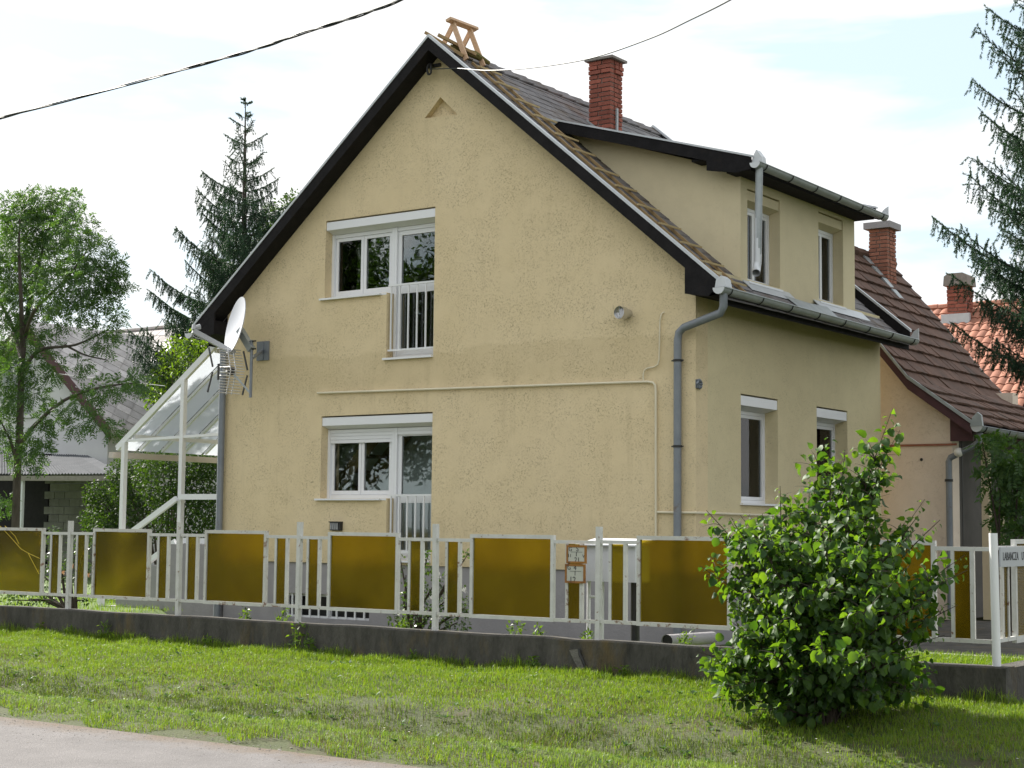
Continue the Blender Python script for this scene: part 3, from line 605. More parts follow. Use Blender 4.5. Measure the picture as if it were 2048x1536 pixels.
d2 = MB().tube([(.395, 1.03, 6.52), (.36, 1.05, 5.30), (.352, 1.05, 5.24)], .050, 12).build('downpipe', M['zinc'], house, True)
MB().tube([(.372, 1.045, 5.90), (.356, 1.05, 5.25)], .053, 12).build('lower_pipe', M['zinc_new'], d2, True)
MB().tube([(.356, 1.05, 5.25), (.35, 1.04, 5.19), (.37, .99, 5.13), (.39, .94, 5.09)], .054, 12, caps=False).build('spout', M['zinc_new'], d2, True)

# --- chimney
def chimney(parent, x0, x1, y0, y1, z0, z1, courses, matb, cap=None, capm=None, name='chimney', stuff=False):
    core = MB().box((x0+.018, y0+.018, z0), (x1-.018, y1-.018, z1-.01)).build(name, M['mortar'], parent)
    ch = (z1-z0)/courses; wx, wy = x1-x0, y1-y0
    for c in range(courses):
        za, zb = z0+c*ch+.008, z0+(c+1)*ch-.008; e = .022 if c >= courses-3 and c < courses-1 and cap is None else 0
        off = .5 if c % 2 else 0
        def run(a, b, n):
            cuts = [a+(b-a)*k for k in ((0, .42, 1) if off else (0, .58, 1))]
            return list(zip(cuts[:-1], cuts[1:]))
        segs = []
        for a, b in run(x0, x1, 2): segs.append(((a+.008, y0-e, za), (b-.008, y0+.10, zb)))
        for a, b in run(y0+.105, y1, 2): segs.append(((x1-.10, a+.008, za), (x1+e, b-.008, zb)))
        for a, b in run(y0+.105, y1, 2): segs.append(((x0-e, a+.008, za), (x0+.10, b-.008, zb)))
        for a, b in segs:
            j = random.uniform(-.004, .004); a = (a[0]+j, a[1]+j, a[2]); b = (b[0]+j, b[1]+j, b[2])
            MB().box(a, b).build('brick', matb, core)
    if cap:
        MB().box((x0-cap[0], y0-cap[0], z1), (x1+cap[0], y1+cap[0], z1+cap[1])).build('cap', capm, core)
    return core
c1 = chimney(house, -3.478, -3.065, 2.80, 3.15, 7.62, 9.02, 19, M['brick'])
MB().box((-3.53, 2.75, 9.022), (-3.01, 3.20, 9.06)).build('cap', M['mortar'], c1)
MB().prism([(-3.50, 2.775, 8.10), (-3.02, 2.775, 7.72), (-3.02, 2.775, 7.60), (-3.50, 2.775, 7.98)], (0, .02, 0)).build('flashing', M['zinc'], c1)
MB().box((-3.058, 2.93, 7.6), (-3.035, 2.98, 8.25)).build('strap', M['zinc'], c1)

# --- fittings on the walls
MB().tube(smoothpts([(-6.515, -.03, 3.69), (-3.6, -.03, 3.65), (-.75, -.03, 3.612)], 4)[:-1]+[(-.70, -.03, 3.61), (-.62, -.03, 3.595), (-.585, -.03, 3.56), (-.575, -.03, 3.48), (-.565, -.03, .9)], .017, 8).build('gas_pipe', M['cream_pipe'], house, True)
MB().tube([(-.765, -.03, 3.615), (-.765, -.03, 3.72), (-.745, -.03, 3.77), (-.69, -.03, 3.79), (-.60, -.03, 3.80), (-.545, -.03, 3.83), (-.525, -.03, 3.90), (-.515, -.03, 4.40), (-.495, -.03, 4.49), (-.46, .02, 4.53)], .010, 8).build('gas_branch_pipe', M['cream_pipe'], house, True)
MB().tube([(-.55, -.03, 1.905), (.03, -.03, 1.90), (.035, .03, 1.90), (.035, 5.9, 1.87)], .016, 8).build('gas_side_pipe', M['cream_pipe'], house, True)
fl = MB().tube([(-1.016, .01, 4.53), (-1.03, -.13, 4.53)], .062, 18, caps=True).build('flue_vent', M['steel'], house, True)
MB().tube([(-1.03, -.10, 4.53), (-1.04, -.20, 4.53)], [.085, .085], 18, caps=False).tube([(-1.031, -.125, 4.53), (-1.031, -.128, 4.53)], .084, 18).build('flue_cowl', M['steel'], fl, True)
MB().box((-1.043, -.19, 4.45), (-1.037, -.128, 4.61)).build('flue_baffle', M['steel'], fl)
jb = MB()
for k in range(7):
    a = k*.9; jb.tube([(.0, .05+.02*math.cos(a), 3.555+.02*math.sin(a)), (.035, .05+.055*math.cos(a), 3.555+.055*math.sin(a)), (.02, .05+.07*math.cos(a+.5), 3.555+.06*math.sin(a+.5))], .016, 6)
jb.box((-.002, -.005, 3.50), (.008, .11, 3.61)); jb.build('wall_socket_hole', M['zinc_pipe'], house, True)
wl = MB().box((-6.19, -.055, 1.615), (-5.98, .005, 1.745)).box((-6.195, -.075, 1.735), (-5.975, .005, 1.75)).build('wall_vent', M['black_plastic'], house)
for k in range(4): MB().box((-6.17+k*.04, -.062, 1.63), (-6.15+k*.04, -.056, 1.73)).build('vent_slat', M['lnb'], wl)
hk = MB().tube(smoothpts([(-4.36, .0, 8.41), (-4.36, -.12, 8.43), (-4.38, -.15, 8.36), (-4.36, -.15, 8.27), (-4.31, -.15, 8.28), (-4.31, -.15, 8.36), (-4.33, -.13, 8.42)], 5), .016, 8).box((-4.45, -.03, 8.40), (-4.24, .0, 8.45)).build('cable_hook', M['iron'], house, True)

# ================================================================== roof ladder with ridge hook
lad = thing('roof_ladder', 'rough timber roof ladder lying down the slates from its ridge hook to the gutter', 'ladder', (-4.0, .2, 8.6))
def rp(s, y, h): x = RX+s*ca; return Vector((x+h*sa, y, zroof(x)+.012+h*ca))
for y in (.40, .74):
    MB().bar(rp(.35, y, .032), rp(slen-.02, y, .030), .042, .034, (sa, 0, ca)).build('rail', M['wood_old'], lad)
for i in range(13):
    s = .55+i*.445+random.uniform(-.03, .03)
    MB().bar(rp(s, .34, .075), rp(s+random.uniform(-.015, .015), .88, .075), .045, .024, (sa-.45, 0, ca)).build('rung', M['wood_rung'], lad)
hb = MB().bar((-4.18, .08, 9.12), (-4.18, .76, 9.14), .04, .10, (1, 0, .3)).build('hook_board', M['wood_new'], lad)
for y in (.20, .62):
    MB().bar((-4.20, y, 9.12), rp(.40, y-.02, .06), .075, .028, (0, 1, 0)).build('hook_leg', M['wood_new'], lad)
    MB().bar((-4.19, y+.04, 9.12), (-4.62, y+.06, 8.50), .075, .028, (0, 1, 0)).build('hook_leg', M['wood_new'], lad)
MB().bar((-4.62, .10, 9.0), (-3.95, .16, 8.55), .05, .045).build('loose_batten', M['wood_old'], lad)
MB().bar((-4.33, .03, 8.90), (-3.9, .40, 8.62), .06, .04).build('loose_batten', M['wood_old'], lad)
MB().tube([(-4.22, .18, 8.74), (-4.0, .5, 8.66), (-3.92, .75, 8.58)], [.04, .06, .03], 7).build('moss_clump', M['moss'], lad, True)

# ================================================================== satellite dish and aerial
dc = PY(470, 650, -.62); dc[1] = -.62
dish = thing('satellite_dish', 'pale grey satellite dish on a bracket by the left gable edge', 'satellite dish', tuple(dc))
ax = Vector((-.44, -.87, .20)).normalized()                       # it looks to the left, a little out of the wall
rt = Vector((0, 0, 1)).cross(ax).normalized(); upv = ax.cross(rt).normalized()
m = MB(); vs = []; nr, na = 7, 36
for i in range(nr+1):
    q = i/nr
    for k in range(na):
        a = 2*math.pi*k/na; vs.append(Vector(dc)+rt*(.40*q*math.cos(a))+upv*(.45*q*math.sin(a))+ax*(.075*q*q-.07))
fs = []
for i in range(nr):
    for k in range(na): k2 = (k+1) % na; fs.append((i*na+k, i*na+k2, (i+1)*na+k2, (i+1)*na+k))
m.add(vs, fs); m.add([v-ax*.012 for v in vs], [tuple(reversed(f)) for f in fs]); h = len(vs)
m.f += [(nr*na+k, nr*na+(k+1) % na, h+nr*na+(k+1) % na, h+nr*na+k) for k in range(na)]
m.build('reflector', M['dish'], dish, True)
D0 = Vector(dc)
foot = D0-upv*.43-ax*.03; lnbp = D0+ax*.62-upv*.20
arm = MB().bar(foot-ax*.06, lnbp-upv*.06, .07, .075).build('feed_arm', M['lnb'], dish)
MB().tube([lnbp-upv*.02, lnbp+(D0-lnbp).normalized()*.10], [.032, .042], 10).tube([lnbp-upv*.05+rt*.02, lnbp+upv*.03], .03, 8).build('receiver_head', M['lnb'], dish, True)
MB().tube(smoothpts([lnbp-upv*.03, lnbp-upv*.14-ax*.03, lnbp-upv*.15-ax*.18], 5), .006, 6).build('signal_cable', M['dish'], dish, True)
pb = PY(527, 702, 0)
pole_x, pole_y = dc[0]+.30, -.55
MB().tube([(pole_x, pole_y, 3.62), (pole_x, pole_y, 4.50)], .024, 10).build('mast', M['zinc_pipe'], dish, True)
MB().bar((pole_x, pole_y, 4.22), (pb[0], -.02, pb[2]), .04, .04).build('wall_arm', M['zinc_pipe'], dish)
MB().box((pb[0]-.13, -.02, pb[2]-.15), (pb[0]+.13, .004, pb[2]+.15)).box((pb[0]-.02, -.03, pb[2]-.14), (pb[0]+.02, -.02, pb[2]+.14)).build('wall_plate', M['zinc_pipe'], dish)
MB().bar(D0-ax*.09-upv*.05, (pole_x, pole_y, 4.35), .09, .10).build('dish_clamp', M['zinc'], dish)
for z in (4.48, 4.36): MB().tube([(pole_x-.05, pole_y, z), (pole_x+.10, pole_y-.02, z)], .012, 6).build('clamp_bolt', M['iron'], dish)
# grid aerial below on the same mast
ac = PY(462, 742, -.75)
aer = thing('television_aerial', 'wire grid television aerial with black bow ties below the satellite dish', 'aerial', tuple(ac))
A0 = Vector(ac); ah = Vector((-.99, .12, 0)).normalized(); aw = Vector((-.12, -.99, 0)).normalized()
MB().tube([A0-ah*.10, A0+ah*.26], .012, 8).build('boom', M['alu'], aer, True)
MB().bar(A0-ah*.0, (pole_x, pole_y, 3.68), .03, .03).build('mast_clamp', M['zinc'], aer)
for k in range(-8, 9):
    z = k*.042; bend = abs(k)/8*.10
    c = A0-ah*(.06-bend)+Vector((0, 0, z)); MB().tube([c-aw*.21, c+aw*.21], .0075, 5).build('reflector_rod', M['alu'], aer)
for s_ in (-.05, .05):
    MB().tube([A0+aw*s_-ah*(-.04)+Vector((0, 0, -.36)), A0+aw*s_-ah*.06, A0+aw*s_+ah*.04+Vector((0, 0, .36))], .008, 6).build('reflector_stay', M['alu'], aer)
for sz in (1, -1):
    for s_ in (-1, 1):
        p = A0+ah*.02+aw*(.33*s_)+Vector((0, 0, .04*sz)); MB().bar(p, p+ah*.11+Vector((0, 0, .30*sz)), .030, .012, aw).build('bow_tie', M['black_plastic'], aer)
for z in (.07, -.06): MB().tube([A0+ah*.02+Vector((0, 0, z)), A0+ah*.34-aw*.02+Vector((0, 0, z+.01))], .007, 6).build('director_rod', M['alu'], aer)
MB().bar(A0+ah*.31+Vector((0, 0, -.12)), A0+ah*.31+Vector((0, 0, .13)), .035, .02, aw).build('director_plate', M['black_plastic'], aer)
MB().box(tuple(A0+Vector((-.04, -.04, -.06))), tuple(A0+Vector((.04, .04, .06)))).build('junction_box', M['black_plastic'], aer)

# ================================================================== porch canopy at the left
can = thing('porch_canopy', 'clear lean-to porch roof on white posts at the left of the house', 'canopy', (-10.2, 3.0, YZ))
CE, CW, cy0, cy1 = Vector((-11.37, .3, 2.99)), Vector((-8.52, .3, 5.03)), .3, 5.4
slp = (CW.z-CE.z)/(CW.x-CE.x)
zc = lambda x: CE.z+slp*(x-CE.x)
def cb(p, q, w=.05, h=.06, name='rafter', up=(0, 0, 1)): return MB().bar(p, q, w, h, up).build(name, M['paint_clean'], can)
npan = 10; dyp = (cy1-cy0)/npan
for i in range(npan+1):
    y = cy0+i*dyp; cb((CE.x, y, CE.z-.03), (CW.x, y, CW.z-.03), .035 if i else .06, .05 if i else .10)
for i in range(npan):
    y = cy0+i*dyp+.03
    MB().prism([(CE.x-.08, y, zc(CE.x-.08)+.006), (CW.x, y, zc(CW.x)+.006), (CW.x, y, zc(CW.x)+.014), (CE.x-.08, y, zc(CE.x-.08)+.014)], (0, dyp-.06, 0)).build('clear_sheet', M['poly'], can)
for x in (-11.0, -9.1): cb((x, cy0+.03, zc(x)-.10), (x, cy1, zc(x)-.10), .05, .07, 'purlin')
for x in (-11.19, -9.78):
    MB().box((x-.04, cy0-.04, YZ if x < -11 else 1.36), (x+.04, cy0+.04, zc(x)-.06)).build('post', M['paint_clean'], can)
cb((-11.15, cy0+.0, 3.085), (-8.53, cy0+.0, 3.15), .045, .045, 'tie_beam'); MB().box((-11.23, cy1-.04, YZ), (-11.15, cy1+.04, 2.95)).build('post', M['paint_clean'], can)
cg = MB().box((CE.x-.16, cy0-.05, 2.80), (CE.x-.06, cy1, 2.90)).build('gutter', M['gutter_pale'], can)
stp = thing('entrance_stair', 'grey concrete stair and landing with white handrails under the porch canopy', 'stair', (-9.8, .9, YZ))
MB().box((-9.78, .10, .1), (-8.53, 2.4, 1.36)).build('landing', M['plinth'], stp)
for k in range(6): MB().box((-9.78-.26*(k+1), .12, YZ), (-9.78-.26*k-.002, 1.5, 1.36-.175*(k+1))).build('step', M['plinth'], stp)
MB().box((-11.42, .0, YZ), (-11.34, .10, .52)).build('stair_kerb', M['paint_clean'], stp)
MB().box((-9.80, .02, .1), (-8.53, .098, .46)).build('stair_kerb', M['plinth'], stp)
for p, q in (((-9.74, .22, 2.13), (-8.55, .22, 2.13)), ((-9.80, .22, 2.10), (-11.1, .22, 1.42)), ((-9.74, .22, 1.42), (-8.55, .22, 1.42)), ((-9.80, .22, 1.40), (-11.1, .22, .70))):
    MB().bar(p, q, .05, .09).build('handrail', M['paint_clean'], stp)

# ================================================================== front fence
FY = -4.0
fen = thing('front_fence', 'white rusty steel fence with amber plastic panels on a dark concrete footing', 'fence', (-2.0, FY, .18))
# footing: weathered, slightly crooked top
fx = np.linspace(-16, 5.375, 62); top = .545+.004*np.sin(fx*2.3)+.003*np.sin(fx*5.1); top[fx > 4.2] -= .03
top[(fx > .75) & (fx < 1.0)] -= .012
m = MB(); k = len(fx); vs = []
for x, z in zip(fx, top):
    j = .005*math.sin(x*1.9)+.004*math.sin(x*4.3); vs += [(x, FY-.13+j, -.2), (x, FY-.125+j, z-.012), (x, FY-.112+j, z), (x, FY+.10, z), (x, FY+.10, -.2)]
m.add(vs, [(5*i+a, 5*i+5+a, 5*i+6+a, 5*i+1+a) for i in range(k-1) for a in range(4)]+[(0, 1, 2, 3, 4), tuple(5*(k-1)+a for a in (4, 3, 2, 1, 0))])
base = m.build('footing', M['concrete'], fen)
cr_ = MB()                                                        # the crack and its two short sections of broken edge
pts = [PY(1157, 1297, FY-.145), PY(1160, 1310, FY-.145), PY(1166, 1322, FY-.145), PY(1171, 1337, FY-.145), PY(1175, 1350, FY-.145)]
cr_.tube(pts, [.010, .016, .012, .008, .003], 5).build('crack', M['iron'], base)
MB().prism([PY(1138, 1300, FY-.143), PY(1155, 1298, FY-.143), PY(1168, 1338, FY-.143), PY(1160, 1342, FY-.143), PY(1148, 1322, FY-.143)], (0, .02, 0)).build('broken_patch', M['concrete_mid'], base)
# return wall at the corner
MB().box((5.17, FY+.102, -.2), (5.372, 7, .505)).build('side_footing', M['concrete'], fen)
posts = [-11.43, -9.35, -7.27, -5.165, -3.125, -1.06, 1.08, 3.16]
for x in posts:
    j = random.uniform(-.012, .012)
    MB().bar((x, FY, .50), (x+j, FY, 1.72+random.uniform(-.012, .012)), .055, .055, (0, 1, 0)).build('post', M['paint'], fen)
MB().tube([(5.25, FY, .45), (5.235, FY, 1.685)], .038, 14).build('corner_post', M['paint_clean'], fen, True)
posts.append(5.24)
ZT, ZBm = 1.553, .735
amber_i = 0
for a, b in zip(posts[:-1], posts[1:]):
    w = b-a; dz = random.uniform(-.012, .012); pm = M['paint_rust'] if a < -6 or random.random() < .4 else M['paint']
    pa, pb_ = a+.47*w/2.08, a+1.545*w/2.08                        # big panel
    t, z0 = 1.622+dz, .712+dz
    # rails between post and panel, above and below
    for p, q in ((a+.028, pa), (pb_, b-.028)):
        MB().box((p, FY-.017, ZT+dz-.018), (q, FY+.017, ZT+dz+.018)).build('rail', M['paint'], fen)
        MB().box((p, FY-.017, ZBm+dz-.018), (q, FY+.017, ZBm+dz+.018)).build('rail', M['paint_rust'], fen)
    fr = MB().box((pa, FY-.022, z0), (pa+.04, FY+.022, t)).box((pb_-.04, FY-.022, z0), (pb_, FY+.022, t)).box((pa+.04, FY-.022, t-.04), (pb_-.04, FY+.022, t)).box((pa+.04, FY-.022, z0), (pb_-.04, FY+.022, z0+.04)).build('panel_frame', pm, fen)
    MB().box((pa+.042, FY-.003, z0+.042), (pb_-.042, FY+.003, t-.042)).build('amber_sheet', M['amber'], fr)
    for c in (a+.235*w/2.08, a+1.79*w/2.08):
        f2 = MB().box((c-.105, FY-.015, ZBm+dz+.0185), (c-.072, FY+.015, ZT+dz-.0185)).box((c+.072, FY-.015, ZBm+dz+.0185), (c+.112, FY+.015, ZT+dz-.0185)).build('upright_bars', M['paint_rust'] if random.random() < .4 else M['paint'], fen)
        MB().box((c-.071, FY-.003, ZBm+dz+.02), (c+.071, FY+.003, ZT+dz-.02)).build('amber_strip', M['amber'], f2)
crk = mat('split_light', (.75, .55, .05), None, 3, .5)  # bright yellow paints the light coming through the cracked panel
for pts in ([(0, 1052), (22, 1075), (42, 1098), (60, 1108), (80, 1117)], [(56, 1106), (66, 1125), (78, 1148)], [(10, 1052), (30, 1072), (38, 1088)]):
    MB().tube([PY(x, y, FY-.006) for x, y in pts], .0032, 5).build('split_light_line', crk, fen)
# return fence along the side
for y0, y1 in ((FY+.06, -1.9), (-1.9, .2)):
    MB().box((5.225, y0, ZT-.018), (5.26, y1, ZT+.018)).build('rail', M['paint'], fen)
    MB().box((5.225, y0, ZBm-.018), (5.26, y1, ZBm+.018)).build('rail', M['paint'], fen)
    pa, pb_ = y0+.45, y0+1.5
    fr = MB().box((5.22, pa, .69), (5.264, pa+.04, 1.63)).box((5.22, pb_-.04, .69), (5.264, pb_, 1.63)).box((5.22, pa+.04, 1.59), (5.264, pb_-.04, 1.63)).box((5.22, pa+.04, .69), (5.264, pb_-.04, .73)).build('panel_frame', M['paint'], fen)
    MB().box((5.239, pa+.042, .732), (5.245, pb_-.042, 1.588)).build('amber_sheet', M['amber'], fr)
    c = y0+.20
    f2 = MB().box((5.228, c-.09, ZBm+.019), (5.257, c-.055, ZT-.019)).box((5.228, c+.06, ZBm+.019), (5.257, c+.095, ZT-.019)).build('upright_bars', M['paint_rust'], fen)
    MB().box((5.239, c-.054, ZBm+.02), (5.245, c+.059, ZT-.02)).build('amber_strip', M['amber'], f2)
# name plate behind the corner post
def text(body, size, loc, rot, mat_, parent, name='lettering', ext=.0008):
    cu = bpy.data.curves.new(name, 'FONT'); cu.body = body; cu.size = size; cu.extrude = ext; cu.align_x = 'CENTER'; cu.align_y = 'CENTER'
    o = bpy.data.objects.new(name, cu); COL.objects.link(o); dg = bpy.context.evaluated_depsgraph_get(); me = bpy.data.meshes.new_from_object(o.evaluated_get(dg)); bpy.data.objects.remove(o)
    me.materials.clear(); me.materials.append(mat_)
    return inst(name, me, parent, Matrix.Translation(loc) @ rot)
npl = thing('street_plate', 'white plate with small dark lettering fixed beside the round corner post', 'plate', (5.29, -3.5, 1.47))
MB().box((5.268, FY+.05, 1.385), (5.282, -3.05, 1.56)).build('board', M['pvc_grey'], npl)
rotp = Matrix(((0, 0, 1, 0), (1, 0, 0, 0), (0, 1, 0, 0), (0, 0, 0, 1)))
text('LABANCZA', .105, (5.284, -3.68, 1.475), rotp @ Matrix.Scale(.78, 4, (1, 0, 0)), M['ink'], npl)
text('UTA', .105, (5.284, -3.30, 1.475), rotp @ Matrix.Scale(.78, 4, (1, 0, 0)), M['ink'], npl)
# gas plates
rotf = Matrix(((1, 0, 0, 0), (0, 0, -1, 0), (0, 1, 0, 0), (0, 0, 0, 1)))
def gas_plate(p00, label, lines, stain):
    x0, z0, x1, z1 = p00; y = FY-.035
    g = thing('marker_plate', label, 'plate', ((x0+x1)/2, y, z0), 'gas marker plates on the fence')
    fr = .022
    MB().box((x0, y-.008, z0), (x0+fr, y+.008, z1)).box((x1-fr, y-.008, z0), (x1, y+.008, z1)).box((x0+fr, y-.008, z0), (x1-fr, y+.008, z0+fr)).box((x0+fr, y-.008, z1-fr), (x1-fr, y+.008, z1)).build('frame', M['sign_orange'], g)
    MB().box((x0+fr, y-.003, z0+fr), (x1-fr, y+.003, z1-fr)).build('face', M['sign_white'], g)
    cx = (x0+x1)/2; h = z1-z0; yy = y-.0045
    MB().box((x0+.06, yy, z0+h*.615), (x1-.05, yy+.001, z0+h*.635)).box((cx-.004, yy, z0+h*.40), (cx+.004, yy+.001, z0+h*.612)).build('cross_line', M['ink'], g)
    for body, sz, px, pz in lines: text(body, sz, (cx+px, yy, z0+h*pz), rotf, M['ink'], g)
    return g
a = PY(1133, 1090, FY-.035); b = PY(1173, 1128, FY-.035); c = PY(1131, 1129, FY-.035); d = PY(1171, 1167, FY-.035)
xa, xb = (a[0]+c[0])/2, (b[0]+d[0])/2
gas_plate((xa+.008, b[2]+.002, xb+.005, a[2]), 'upper rusty orange framed gas plate, reading G S over 2', [('G', .062, -.075, .77), ('S', .075, .012, .79), ('21', .072, .01, .19), ('11', .05, -.085, .42), ('V', .05, .09, .40)], True)
gas_plate((xa-.008, d[2], xb-.008, b[2]-.004), 'lower orange framed gas plate, reading G 4 over 12', [('G', .062, -.075, .80), ('4', .075, .0, .80), ('12', .085, -.03, .17)], False)

# meter cabinet behind the fence
mc0, mc1 = PY(1172, 1090, -3.3), PY(1285, 1165, -3.3)
cab = thing('meter_cabinet', 'white metal meter cabinet with sloping lid on thin pipes behind the fence', 'cabinet', ((mc0[0]+mc1[0])/2, -3.2, YZ))
MB().box((mc0[0], -3.42, mc1[2]), (mc1[0]-.02, -3.12, mc0[2])).build('box', M['cabinet'], cab)
MB().prism([(mc0[0]-.03, -3.48, mc0[2]+.01), (mc0[0]-.03, -3.06, mc0[2]+.075), (mc0[0]-.03, -3.06, mc0[2]+.06), (mc0[0]-.03, -3.48, mc0[2]-.005)], (mc1[0]-mc0[0]+.04, 0, 0)).build('lid', M['cabinet'], cab)
x = mc0[0]+.04
MB().tube([(x, -3.3, .1), (x, -3.3, mc1[2])], .022, 10).build('pipe_leg', M['paint_clean'], cab, True)
MB().tube([(x+.17, -3.3, .1), (x+.17, -3.3, mc1[2]-.08), (x+.17, -3.3, mc1[2])], [.024, .024, .018], 10).build('pipe_leg', M['paint_clean'], cab, True)
MB().tube([(x, -3.3, mc1[2]-.17), (x+.17, -3.3, mc1[2]-.17)], .016, 8).build('cross_pipe', M['paint_clean'], cab, True)
MB().tube([(mc1[0]-.15, -3.2, .1), (mc1[0]-.15, -3.2, mc1[2])], .05, 10).build('drain_pipe', M['black_plastic'], cab, True)
dpz = PY(1352, 1281, -2.5)
dpp = tag(MB().tube([(dpz[0], -2.7, .47), (dpz[0]-.03, -1.6, .45)], .07, 14, caps=False).build('drain_pipe', M['plinth'], None, True), 'short grey drain pipe end lying open behind the fence footing', 'pipe')
MB().tube([(dpz[0], -2.68, .47), (dpz[0], -2.66, .47)], .0665, 14).build('bore_shade_disc', M['black_plastic'], dpp)  # black disc paints the dark inside of the open pipe

# ================================================================== neighbouring buildings
# --- brown tiled house behind, at the right
nb = thing('tiled_house', 'salmon rendered house with brown clay tile roof behind the yellow house', 'house', (-1.9, 9, YZ))
NX, NY0, NY1 = -1.9, 6.50, 11.1
prof = [(NX, 6.76), (.25, 4.13), (1.30, 3.37)]
MB().prism([(-4.67, 6.78, YZ), (.87, 6.78, YZ), (.87, 6.78, 3.55), (.20, 6.78, 4.06), (NX, 6.78, 6.62), (-4.05, 6.78, 4.06), (-4.67, 6.78, 3.5)], (0, .3, 0)).build('gable_wall', M['pink_render'], nb)
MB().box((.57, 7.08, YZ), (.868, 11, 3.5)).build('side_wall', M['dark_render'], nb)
MB().box((-4.6, 10.7, YZ), (.55, 11, 4.2)).build('back_wall', M['pink_render'], nb)
dk = MB()
for (xa, za), (xb, zb) in zip(prof[:-1], prof[1:]):
    dk.prism([(xa, NY0, za-.04), (xb, NY0, zb-.04), (xb, NY0, zb-.16), (xa, NY0, za-.16)], (0, NY1-NY0, 0))
    dk.prism([(2*NX-xa, NY0, za), (2*NX-xb, NY0, zb), (2*NX-xb, NY0, zb-.12), (2*NX-xa, NY0, za-.12)], (0, NY1-NY0, 0))
dk.build('roof', M['maroon'], nb)
tm = MB(); tw = .255
tm.add([(-.05, -tw/2+.003, .0), (-.05, tw/2-.003, .0), (.34, -tw/2+.003, .012), (.35, 0, .012), (.34, tw/2-.003, .012), (-.05, -tw/2+.003, -.02), (-.05, tw/2-.003, -.02), (.34, -tw/2+.003, -.022), (.35, 0, -.022), (.34, tw/2-.003, -.022)],
       [(0, 1, 4, 3, 2), (5, 7, 8, 9, 6), (2, 3, 8, 7), (3, 4, 9, 8), (0, 2, 7, 5), (1, 6, 9, 4)])
tile_me = mesh_of(tm, M['tile_brown'], 'roof_tile')
seg = []
for (xa, za), (xb, zb) in zip(prof[:-1], prof[1:]): seg.append((xa, za, xb, zb, math.hypot(xb-xa, zb-za)))
tot = sum(s[4] for s in seg); crs = 16; ex = tot/crs
for i in range(crs):
    s = i*ex; k = 0
    while s > seg[k][4] and k < len(seg)-1: s -= seg[k][4]; k += 1
    xa, za, xb, zb, ln = seg[k]; an = math.atan2(za-zb, xb-xa); x = xa+(xb-xa)*s/ln; z = za+(zb-za)*s/ln
    for j in range(18):
        y = NY0+.13+j*tw+(tw/2 if i % 2 else 0)*.0
        inst('roof_tile', tile_me, nb, Matrix.Translation((x, y, z+.036+random.uniform(-.005, .008))) @ Matrix.Rotation(an-.105+random.uniform(-.02, .02), 4, 'Y') @ Matrix.Rotation(random.uniform(-.02, .02), 4, 'X'))
for i in range(13): MB().tube([(NX, NY0+i*.36, 6.80), (NX, NY0+i*.36+.37, 6.815)], .10, 8).build('ridge_tile', M['tile_brown'], nb)
for (xa, za), (xb, zb) in zip(prof[:-1], prof[1:]):
    for y in (NY0-.03, NY1): MB().prism([(xa, y, za+.06), (xb, y, zb+.06), (xb, y, zb-.0), (xa, y, za-.0)], (0, .035, 0)).build('verge_strip', M['zinc'], nb)
    MB().prism([(xa, NY0+.005, za-.01), (xb, NY0+.005, zb-.01), (xb, NY0+.005, zb-.17), (xa, NY0+.005, za-.17)], (0, .03, 0)).build('barge_board', M['maroon'], nb)
MB().prism([(.87, 6.70, 3.55), (1.24, 6.70, 3.30), (1.24, 6.70, 3.12), (.87, 6.70, 3.12)], (0, .05, 0)).build('eave_end_board', M['maroon'], nb)
gn = gutter(nb, (1.40, 6.42, 3.33), (1.40, 11.2, 3.31), .085, M['zinc_pipe'], 5)
MB().prism([(1.30, 6.40, 3.33), (1.50, 6.40, 3.33), (1.48, 6.40, 3.50), (1.42, 6.40, 3.55), (1.34, 6.40, 3.47)], (0, .06, 0)).build('stop_plate', M['zinc'], gn)
MB().tube([(1.38, 6.62, 3.24), (1.36, 6.62, 3.10), (1.28, 6.64, 3.04), (.87, 6.70, 2.86), (.84, 6.70, 2.80), (.84, 6.70, .4)], .05, 10).build('downpipe', M['zinc_pipe'], nb, True)
MB().tube([(.84, 6.70, 2.52), (.84, 6.70, 2.48)], .065, 10).build('pipe_collar', M['iron'], nb, True)
MB().box((-.4, 6.755, 3.055), (.95, 6.775, 3.09)).build('band', M['brick_pale'], nb)
MB().tube([(.36, 6.77, 2.84), (.36, 6.785, 2.84)], .025, 8).build('wall_hole', M['iron'], nb)
lg = MB(); 
for i in range(8):
    pass
def ball(c, r, n=14, k=8):
    m = MB(); m.tube([(c[0], c[1], c[2]+r*math.cos(math.pi-math.pi*i/k)) for i in range(k+1)], [max(.001, r*math.sin(math.pi*i/k)) for i in range(k+1)], n); return m
ball((1.02, 6.66, 2.94), .075).build('globe_lamp', M['lamp_globe'], nb, True)
MB().box((1.15, 7.3, YZ), (1.27, 7.42, 3.2)).build('veranda_post', M['cream_wall'], nb)
MB().box((.872, 8.2, 1.0), (.90, 9.2, 2.0)).build('side_window', M['glass'], nb)
MB().box((.868, 7.2, YZ), (.875, 7.24, 3.2)).build('wall_pipe', M['iron'], nb)
cc0 = PX(1745, 545, NX+.35); cc1 = PX(1793, 555, NX+.35)
c2 = chimney(nb, NX+.08, NX+.46, 9.85, 10.25, 5.9, 7.28, 19, M['brick_pale'], (.07, .12), M['plinth'])
MB().prism([(NX+.02, 9.62, 6.84), (NX+.78, 9.62, 5.91), (NX+.78, 9.62, 5.86), (NX+.02, 9.62, 6.79)], (0, .22, 0)).build('flashing', M['zinc'], c2)

